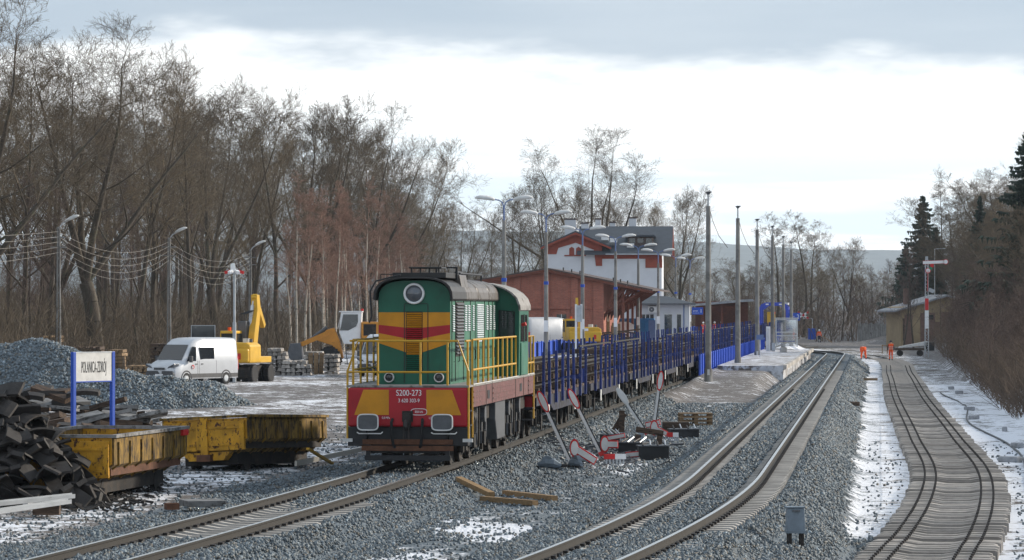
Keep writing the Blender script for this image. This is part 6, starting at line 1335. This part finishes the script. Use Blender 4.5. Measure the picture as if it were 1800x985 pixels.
# ---------------------------------------------------------------- people
def person(label, p, yaw, pose='stand', col='orangevest', S=1.0, trousers=None, dark_arms=False):
    V = {}; E = []
    def v(n, x, y, z, r): V[n] = (x, y, z, r)
    if pose == 'stand':
        v('pel', 0, 0, .95, .155); v('wai', 0, .0, 1.12, .15); v('che', 0, .0, 1.36, .175); v('nec', 0, 0, 1.52, .07); v('hed', 0, -.02, 1.62, .095); v('top', 0, -.01, 1.73, .075)
        for s, n in ((-1, 'l'), (1, 'r')):
            v('hip'+n, s*.10, 0, .88, .105); v('kne'+n, s*.115, -.03+.03*s, .48, .075); v('ank'+n, s*.12, .02+.04*s, .10, .055); v('toe'+n, s*.125, -.13+.04*s, .05, .045)
            v('sho'+n, s*.20, 0, 1.44, .075); v('elb'+n, s*.27, .03, 1.16, .055); v('wri'+n, s*.27, -.06, .92, .042); v('han'+n, s*.26, -.08, .82, .045)
    else:
        v('pel', 0, .12, .86, .16); v('wai', 0, -.06, .98, .155); v('che', 0, -.28, 1.06, .17); v('nec', 0, -.42, 1.05, .07); v('hed', 0, -.52, 1.02, .095); v('top', 0, -.61, 1.0, .08)
        for s, n in ((-1, 'l'), (1, 'r')):
            v('hip'+n, s*.12, .12, .80, .11); v('kne'+n, s*.18, -.03, .45, .08); v('ank'+n, s*.2, .08, .10, .055); v('toe'+n, s*.22, -.08, .05, .045)
            v('sho'+n, s*.2, -.34, 1.03, .075); v('elb'+n, s*.22, -.40, .75, .055); v('wri'+n, s*.12, -.50, .52, .042); v('han'+n, s*.10, -.52, .42, .045)
    E = [('pel', 'wai'), ('wai', 'che'), ('che', 'nec'), ('nec', 'hed'), ('hed', 'top')]
    for n in 'lr': E += [('pel', 'hip'+n), ('hip'+n, 'kne'+n), ('kne'+n, 'ank'+n), ('ank'+n, 'toe'+n), ('che', 'sho'+n), ('sho'+n, 'elb'+n), ('elb'+n, 'wri'+n), ('wri'+n, 'han'+n)]
    names = list(V); me = bpy.data.meshes.new('body'); me.from_pydata([V[n][:3] for n in names], [(names.index(a), names.index(b)) for a, b in E], [])
    t = bpy.data.objects.new('tmp', me); C.objects.link(t); sm = t.modifiers.new('k', 'SKIN'); t.modifiers.new('s', 'SUBSURF').levels = 1
    for i, n in enumerate(names):
        sv = me.skin_vertices[0].data[i]; r_ = V[n][3]; sv.radius = (r_*(1.25 if n in ('che', 'wai', 'pel') else 1), r_*(.85 if n in ('che', 'wai', 'pel') else 1)); sv.use_root = (n == 'pel')
    dg = bpy.context.evaluated_depsgraph_get(); bm_ = bpy.data.meshes.new_from_object(t.evaluated_get(dg)); bpy.data.objects.remove(t); bm_.name = 'body'
    bm_.materials.clear()
    for m_ in (K[trousers or col], K[col], K['skin'], K['navy']): bm_.materials.append(m_)
    hv = Vector(V['hed'][:3]); hands = [Vector(V['han'+n][:3]) for n in 'lr']
    for f in bm_.polygons:
        c = f.center; f.use_smooth = True; f.material_index = 0
        if (c-hv).length < .17: f.material_index = 2
        elif min((c-h_).length for h_ in hands) < .1: f.material_index = 2
        elif c.z < .14: f.material_index = 3
        elif (pose == 'stand' and c.z > .98) or (pose != 'stand' and c.y < .02 and c.z > .72): f.material_index = 3 if dark_arms and abs(c.x) > .22 else 1
        elif pose == 'stand' and abs(c.x) > .21 and c.z > .86: f.material_index = 3 if dark_arms else 1
    o = thing('person', label, 'person', p, yaw); o.scale = (S, S, S); inst('body', bm_, o)
    tpt = Vector(V['top'][:3]); hp = (hv+tpt)/2; hm = MB(); d = (tpt-hv).normalized()
    hm.tube([hp-d*.01, hp+d*.05, hp+d*.11, hp+d*.135], [.125, .122, .085, .02], 14).build('helmet', K['navy' if dark_arms else 'white'], o, smooth=True)
    if pose == 'stand':
        for z, r_ in ((1.05, .205), (1.22, .215)): MB().tube([(r_*math.cos(a), .72*r_*math.sin(a), z) for a in np.linspace(0, 2*math.pi, 17)], .022, 5).build('reflective_band', K['reflect'], o)
        for s in (-1, 1): MB().tube([(s*.115+.105*math.cos(a), .105*math.sin(a), .40) for a in np.linspace(0, 2*math.pi, 13)], .018, 5).build('reflective_band', K['reflect'], o)
    return o
person('worker in orange vest and trousers walking away along the sleepers', WS(1566, 19.6, -.9), math.pi, 'stand', 'orangevest', 1.0, None, True)
person('stooping worker in orange overalls between the two right-hand lines', (lambda q: (q.x, q.y, gp(q.x, q.y)-.02))(WS(1518, 19.6)), math.pi, 'bend', 'orangevest', 1.08)
person('worker in orange jacket and dark trousers at the blue cabinet', (lambda q: (q.x, q.y, gp(q.x, q.y)-.02))(WS(1440, 13.4)), math.pi*.9, 'stand', 'orangevest', 1.0, 'navy')
person('worker in red behind the wagons, left of the group on the platform', WS(1236, 15.6, .45), .4, 'stand', 'redvest'); person('worker in red behind the first tall post on the station platform', WS(1256, 15.2, .45), -.4, 'stand', 'redvest'); person('rightmost worker in red on the station platform', WS(1268, 15.0, .45), .9, 'stand', 'redvest'); person('worker in orange just visible behind the glass shelter', (lambda q: (q.x, q.y, gp(q.x, q.y)-.02))(WS(1394.5, 14.2)), .9, 'stand', 'orangevest')
a_ = WS(1446, 13.3); tag(MB().tube([(a_.x, a_.y, ZV(591, 13.3)), (a_.x+.9, a_.y-1, ZV(600, 13.3)), (a_.x+1.7, a_.y-2, ZV(609, 13.4))], .05, 6).build('tool_pole', K['woodnew']), 'long tool pole held by the worker at the blue cabinet', 'pole')

# ---------------------------------------------------------------- dismantled signals
def signal_pole(label, top, bot, s, tw, red=True):
    """an old semaphore arm standing on end: dark pole, white face, oval red-rimmed tip"""
    a = Vector(((top[0]-900)/s, F/s+tw, ZV(top[1], s))); b_ = Vector(((bot[0]-900)/s, F/s, ZV(bot[1], s))); d = a-b_; L_ = d.length; o = thing('dismantled_signal', label, 'railway signal', b_, 0, 'old signals propped upright'); o.rotation_mode = 'QUATERNION'
    zax = d.normalized(); xax = Vector((0, 1, 0)).cross(zax).normalized(); yax = zax.cross(xax); o.rotation_quaternion = Matrix((xax, yax, zax)).transposed().to_quaternion(); o.rotation_mode = 'XYZ'; ln = L_
    pl = MB().box(-.055, .055, -.02, .05, 0, ln-.45).build('pole', K['black'], o); MB().box(-.055, .02, -.028, -.021, .1, ln-.45).build('pole_face', K['offwhite'], pl); MB().box(-.07, .07, -.03, .06, -.02, .1).build('foot', K['sred'], pl)
    el_ = lambda rx, rz, y_: [(rx*math.cos(t), y_, ln-.30+rz*math.sin(t)) for t in np.linspace(0, 2*math.pi, 22, endpoint=False)]
    tip = MB().loft([el_(.105, .33, -.03), el_(.105, .33, .02)]).build('paddle', K['sred' if red else 'offwhite'], o); MB().loft([el_(.072, .28, -.042), el_(.072, .28, -.031)]).build('paddle_face', K['offwhite'], tip)
    return o
signal_pole('leftmost propped semaphore arm, leaning left, with white oval tip', (947, 690), (1008, 823), 65, .5)
signal_pole('second propped semaphore arm from the left', (1001, 686), (1058, 800), 62, .5)
signal_pole('third propped semaphore arm, white oval tip, leaning far left', (1086, 684), (1137, 762), 56, .4, False)
signal_pole('rightmost propped semaphore arm, nearly upright, with red rim', (1163, 654), (1150, 750), 54, .2)
def lying_arm(label, a, b_, s, w_=.20, rim=True):
    p, q = Vector(((a[0]-900)/s, F/s, ZV(a[1], s))), Vector(((b_[0]-900)/s, F/s-.15, ZV(b_[1], s))); d = q-p; o = thing('dismantled_signal', label, 'railway signal', p, 0, 'white semaphore arms lying in the heap'); d0 = d
    MB().beam((0, .02, 0), d, .03, w_).build('arm', K['sred'], o); MB().beam(d*.03+Vector((0, -.012, 0)), d*.97+Vector((0, -.012, 0)), .03, w_*.68).build('arm_face', K['offwhite'], o)
    c = [( .10*math.cos(t), .0, .19*math.sin(t)) for t in np.linspace(0, 2*math.pi, 18, endpoint=False)]
    if rim: MB().loft([[(x*1.3, y-.03, z*1.3) for x, y, z in c], [(x*1.3, y+.02, z*1.3) for x, y, z in c]]).build('paddle', K['sred'], o); MB().loft([[(x, y-.05, z) for x, y, z in c], [(x, y-.032, z) for x, y, z in c]]).build('paddle_face', K['offwhite'], o)
lying_arm('white semaphore arm lying tilted with red-edged oval end', (1010, 788), (1047, 811), 66, .22)
lying_arm('short white semaphore arm behind the red and white board', (1063, 781), (1086, 781), 62, .22)
lying_arm('white semaphore arm lying flat in the middle of the heap', (1062, 772), (1098, 765), 60, .14, False)
lying_arm('white signal arm lying flat behind the front black box', (1100, 800), (1135, 797), 62, .16, False)
lying_arm('white signal arm slanting at the right of the heap', (1150, 752), (1172, 763), 56, .16, True)
lying_arm('red-edged white arm at the back of the heap', (1135, 748), (1160, 742), 55, .18, False)
def board(label, u0, u1, v, s, split):
    p = Vector(((u0-900)/s, F/s-.3, ZV(v, s))); o = thing('warning_board', label, 'board', p, .02); w_ = (u1-u0)/s; MB().box(0, w_*split, -.02, .02, -.07, .07).build('red_half', K['sred'], o); MB().box(w_*split+.002, w_, -.02, .02, -.07, .07).build('white_half', K['white'], o)
    for k in range(6): MB().box(.05+k*w_/6.5, .09+k*w_/6.5, .0, .015, -.2, -.072).build('bracket', K['galv'], o)
board('red and white bar lying at the front of the signal heap', 1061, 1100, 802, 66, .5); board('small red and white bar before the pallet', 1172, 1192, 764, 55, .5)
def gearbox(label, u, v, s, w_, d_, h_, yaw, top=True):
    p = WS(u, s, 0); p.z = gp(p.x, p.y)-.03 if not isinstance(v, tuple) else 0; o = thing('signal_gear_box', label, 'gear box', p, yaw, 'black signal gear boxes')
    MB().box(-w_/2, w_/2, -d_/2, d_/2, .04, h_).build('casing', K['black'], o, bev=.02); MB().box(-w_/2-.03, w_/2+.03, -d_/2-.03, d_/2+.03, h_, h_+.03).build('lid', K['machgrey'], o)
    for k in range(4): MB().tube([(-w_/2+.1+k*w_/4, -d_/2-.02, h_+.03), (-w_/2+.15+k*w_/4, d_/2, h_+.12+.04*(k % 2))], .025, 6).build('lever', K['steel' if k % 2 else 'iron'], o)
    for x in (-w_*.35, w_*.35): MB().box(x-.06, x+.06, -d_/2, d_/2, 0, .05).build('foot', K['wooddark'], o)
gearbox('black gear box at the front right of the signal heap', 1148, 808, 62, .85, .5, .42, .1); gearbox('black gear box in the middle of the signal heap', 1112, 792, 60, .75, .5, .34, -.3); gearbox('black gear box below the pallet', 1202, 765, 53, .95, .5, .30, .15); gearbox('black box by the brown wooden bracket', 1072, 770, 58, .5, .4, .45, .4)
for i, (u, v, s, lab) in enumerate([(965, 806, 66, 'blue-grey pulley casting at the foot of the leftmost arm'), (1034, 795, 64, 'blue-grey pulley casting at the foot of the second arm'), (1128, 742, 56, 'blue-grey pulley casting at the foot of the third arm'), (1012, 806, 66, 'small blue-grey casting beside the tilted white arm')]):
    p = WS(u, s); o = thing('pulley_casting', lab, 'casting', (p.x, p.y, gp(p.x, p.y)+.02), i*.7); MB().tube([(-.3, 0, .12), (-.1, 0, .16), (.12, 0, .15), (.32, .0, .08)], [.05, .12, .14, .06], 8).build('body', K['lampgrey'], o); MB().tube([(-.05, -.06, .2), (-.05, .06, .2)], .16, 14).build('pulley', K['lampgrey'], o); MB().beam((-.5, .1, .05), (.6, .05, .08), .05).build('rod', K['iron'], o)
for i, (pts, lab) in enumerate([([(1093, 722, .0), (1093, 760, 0)], 'upright brown timber standing in the signal heap'), ([(1080, 757, 0), (1098, 727, 0)], 'slanting brown timber leaning on the upright one'), ([(1118, 755, 0), (1166, 762, 0)], 'brown timber lying across the signal heap'), ([(1122, 764, 0), (1120, 780, 0)], 'short brown timber block under the cross timber'), ([(1160, 764, 0), (1158, 786, 0)], 'short brown timber block at the right of the heap')]):
    s = 57; a_ = Vector(((pts[0][0]-900)/s, F/s+(.1 if i == 1 else 0), ZV(pts[0][1], s))); b_ = Vector(((pts[1][0]-900)/s, F/s+(.1 if i == 1 else 0), ZV(pts[1][1], s))); tag(MB().beam(a_, b_, .17, .17).build('timber', K['wooddark']), lab, 'timber')
def pallet(label, p, yaw, layers=3):
    for k in range(layers):
        o = thing('pallet', label[k], 'pallet', (p.x, p.y, p.z+k*.145), yaw, 'wooden pallets in the stack')
        for y in (-.38, -.19, 0, .19, .38): MB().box(-.6, .6, y-.07, y+.07, .11, .135).build('top_board', K['wood'], o)
        for x in (-.53, 0, .53):
            for y in (-.35, 0, .35): MB().box(x-.07, x+.07, y-.05, y+.05, .022, .11).build('block', K['wood'], o)
        for y in (-.35, 0, .35): MB().box(-.6, .6, y-.05, y+.05, 0, .022).build('bottom_board', K['wood'], o)
p = WS(1222, 48, -.46); pallet(['bottom pallet of the stack right of the signal heap', 'middle pallet of the stack right of the signal heap', 'top pallet of the stack right of the signal heap'], p, .05)
p = WS(1190, 51, -.46); tag(MB().box(-.5, .4, -.3, .3, 0, .34).build('wooden_crate', K['wooddark'], None, loc=p, bev=.01), 'brown wooden chest beside the pallet stack', 'chest')
b = MB(); rr = random.Random(3)
for i in range(420):
    u = rr.gauss(1075, 62); v = rr.gauss(795, 12); p = W(u, v, -.48); b.obox((p.x, p.y, gp(p.x, p.y)+rr.random()*.12), (rr.uniform(.1, .5), rr.uniform(.02, .06), rr.uniform(.02, .06)), (rr.uniform(-.4, .4), rr.uniform(-.4, .4), rr.random()*6.28))
tag(b.build('small_parts', K['machgrey']), 'loose rods and small fittings scattered through the signal heap', 'fittings', kind='stuff')

# planks, dwarf signal box, blocks
for i, (u0, v0, u1, v1, lab) in enumerate([(806, 862, 864, 868, 'left of the three loose planks in the foreground gravel'), (848, 874, 941, 880, 'front plank of the three, with pale label'), (888, 866, 975, 874, 'rear right plank of the three in the foreground')]):
    a_, b_ = W(u0, v0, -.38), W(u1, v1, -.38); za = gp(a_.x, a_.y); zb3 = gp(b_.x, b_.y); a_.z = za+.08; b_.z = zb3+.08; tag(MB().beam(a_, b_, .16, .11).build('plank', K['woodnew']), lab, 'plank')
s = 97; p = WS(1398, s); p.z = gp(p.x, p.y); o = thing('trackside_signal_box', 'small grey-blue trackside box on dark legs at the lower right', 'signal box', p, .05); zt = ZV(893, s)-p.z; zm = ZV(935, s)-p.z
for x in (-.11, .11):
    for y in (-.08, .08): MB().box(x-.035, x+.035, y-.03, y+.03, 0, zm+.02).build('leg', K['iron'], o)
bx = MB().loft([[(-.17, -.15, zm), (.17, -.15, zm), (.17, .15, zm), (-.17, .15, zm)], [(-.155, -.10, zt), (.155, -.10, zt), (.155, .15, zt), (-.155, .15, zt)]]).build('box', K['lampgrey'], o, bev=.015); MB().box(-.18, .18, -.165, .16, zm-.02, zm+.03).build('flange', K['lampgrey'], o); MB().box(-.17, .17, -.12, .17, zt, zt+.025).build('lid', K['lampgrey'], o, bev=.01); MB().box(-.07, .07, -.15, -.11, zt-.06, zt-.03).build('latch', K['machgrey'], o)
p = W(1431, 922, -.9); tag(MB().box(-.2, .2, -.12, .12, .02, .13).build('short_timber', K['wooddark'], None, loc=p), 'short dark timber lying behind the trackside box', 'timber')
for i, (u, v, w_, lab) in enumerate([(1686, 691, .45, 'flat grey stone nearest the sleeper line on the snowy strip'), (1704, 718, .5, 'rounded snowy stone right of the sleeper line'), (1712, 735, .55, 'rounded stone lower on the snowy strip'), (1766, 757, .35, 'small dark stone on the snow near the bank'), (1788, 783, .5, 'grey stone by the right picture edge'), (1776, 809, .7, 'flat long grey block on the snow at the right'), (1672, 683, .35, 'dark stone far up the snowy strip'), (1500, 726, .55, 'dark timber offcut left of the snow strip')]):
    p = W(u, v, -1.05); p.z = gp(p.x, p.y); tag(MB().obox((0, 0, .09), (w_, w_*.55, .2), (0, 0, i*.5)).build('stone_block' if i < 7 else 'timber_offcut', K['stoneblock' if i < 7 else 'wooddark'], None, loc=p, bev=.04), lab, 'stone' if i < 7 else 'timber')
p = W(1521, 669, -.95); p.z = gp(p.x, p.y); tag(MB().obox((0, 0, .1), (1.6, .3, .16)).build('plank', K['wood'], None, loc=p), 'brown plank lying left of the sleeper line near the stooping worker', 'plank')
for i, (u, v, lab) in enumerate([(1505, 634, 'board under the stooping worker'), (1530, 632, 'dark board right of the stooping worker'), (1622, 641, 'pale board on the snow right of the walking worker')]):
    p = W(u, v, -.95); p.z = gp(p.x, p.y); tag(MB().obox((0, 0, .06), (1.4, .5, .1), (0, 0, .2*i)).build('plank', K['offwhite' if i != 1 else 'wooddark'], None, loc=p), lab, 'plank')
# black hose along the right of the sleeper line
pts = []
for y in np.arange(70, 215, 4): x = float(t3(y)) + 2.3 + .35*math.sin(y*.11); pts.append((x, y, gp(x, y)+.04))
tag(MB().tube(pts, .035, 6).build('cable', K['black']), 'black cable snaking over the snow right of the sleeper line', 'cable')
# blue container and white tent before the annex, log pile
s = 20; p = WS(1090, s, .3); o = thing('blue_container', 'blue site container in front of the station annex', 'container', p, -.06); MB().box(0, 60/s, 0, 2.4, 0, ZV(560, s)-.3).build('body', K['tarp'], o, bev=.03)
for k in range(12): MB().box(.1+k*.25, .2+k*.25, -.03, 0, .1, ZV(561, s)-.4).build('corrugation', K['tarp'], o)
MB().box(50/s, 62/s, -.05, .0, 0, ZV(562, s)-.35).build('door', K['lampblue'], o)
s = 20.6; p = WS(1085, s, .3); o = thing('white_cabin', 'white site toilet cabin with ridged roof before the blue container', 'cabin', p, 0); MB().box(0, 29/s, 0, 1.3, 0, ZV(572, s)-.3).build('wall', K['white'], o, bev=.03); MB().prism([(-.08, ZV(572, s)-.3), (29/s+.08, ZV(572, s)-.3), (20/s, ZV(566, s)-.3), (5/s, ZV(566, s)-.3)], 'y', -.08, 1.38).build('roof', K['white'], o)
for i in range(14):
    p = WS(1056+rr.uniform(0, 48), 21.4, .9); tag(MB().beam((0, 0, 0), (rr.uniform(1.2, 2.2), rr.uniform(-.5, .5), rr.uniform(-.2, .35)), .12).build('scrap_timber', K['wooddark'], None, loc=(p.x-.6, p.y+rr.uniform(-.4, .4), .75+.09*i)), 'splintered timber in the pile between the excavator and the white cabin', 'timber', 'timber pile before the shed')
s = 28; 
for i, u in enumerate((1012.5, 1022)):
    p = WS(u, 27, .42); tag(MB().box(-.07, .07, -.05, .05, 0, ZV(535, 27)-.42).build('sign_post', K['white'], None, loc=p), ('left', 'right')[i] + ' white post of the information board on the station platform', 'post')
p = WS(1012.5, 27); tag(MB().box(.03, 10/27, -.06, -.02, ZV(566, 27), ZV(537, 27)).build('information_board', K['galv'], None, loc=(p.x, p.y-.05, 0)), 'grey information board on two white posts behind the wagons', 'board')
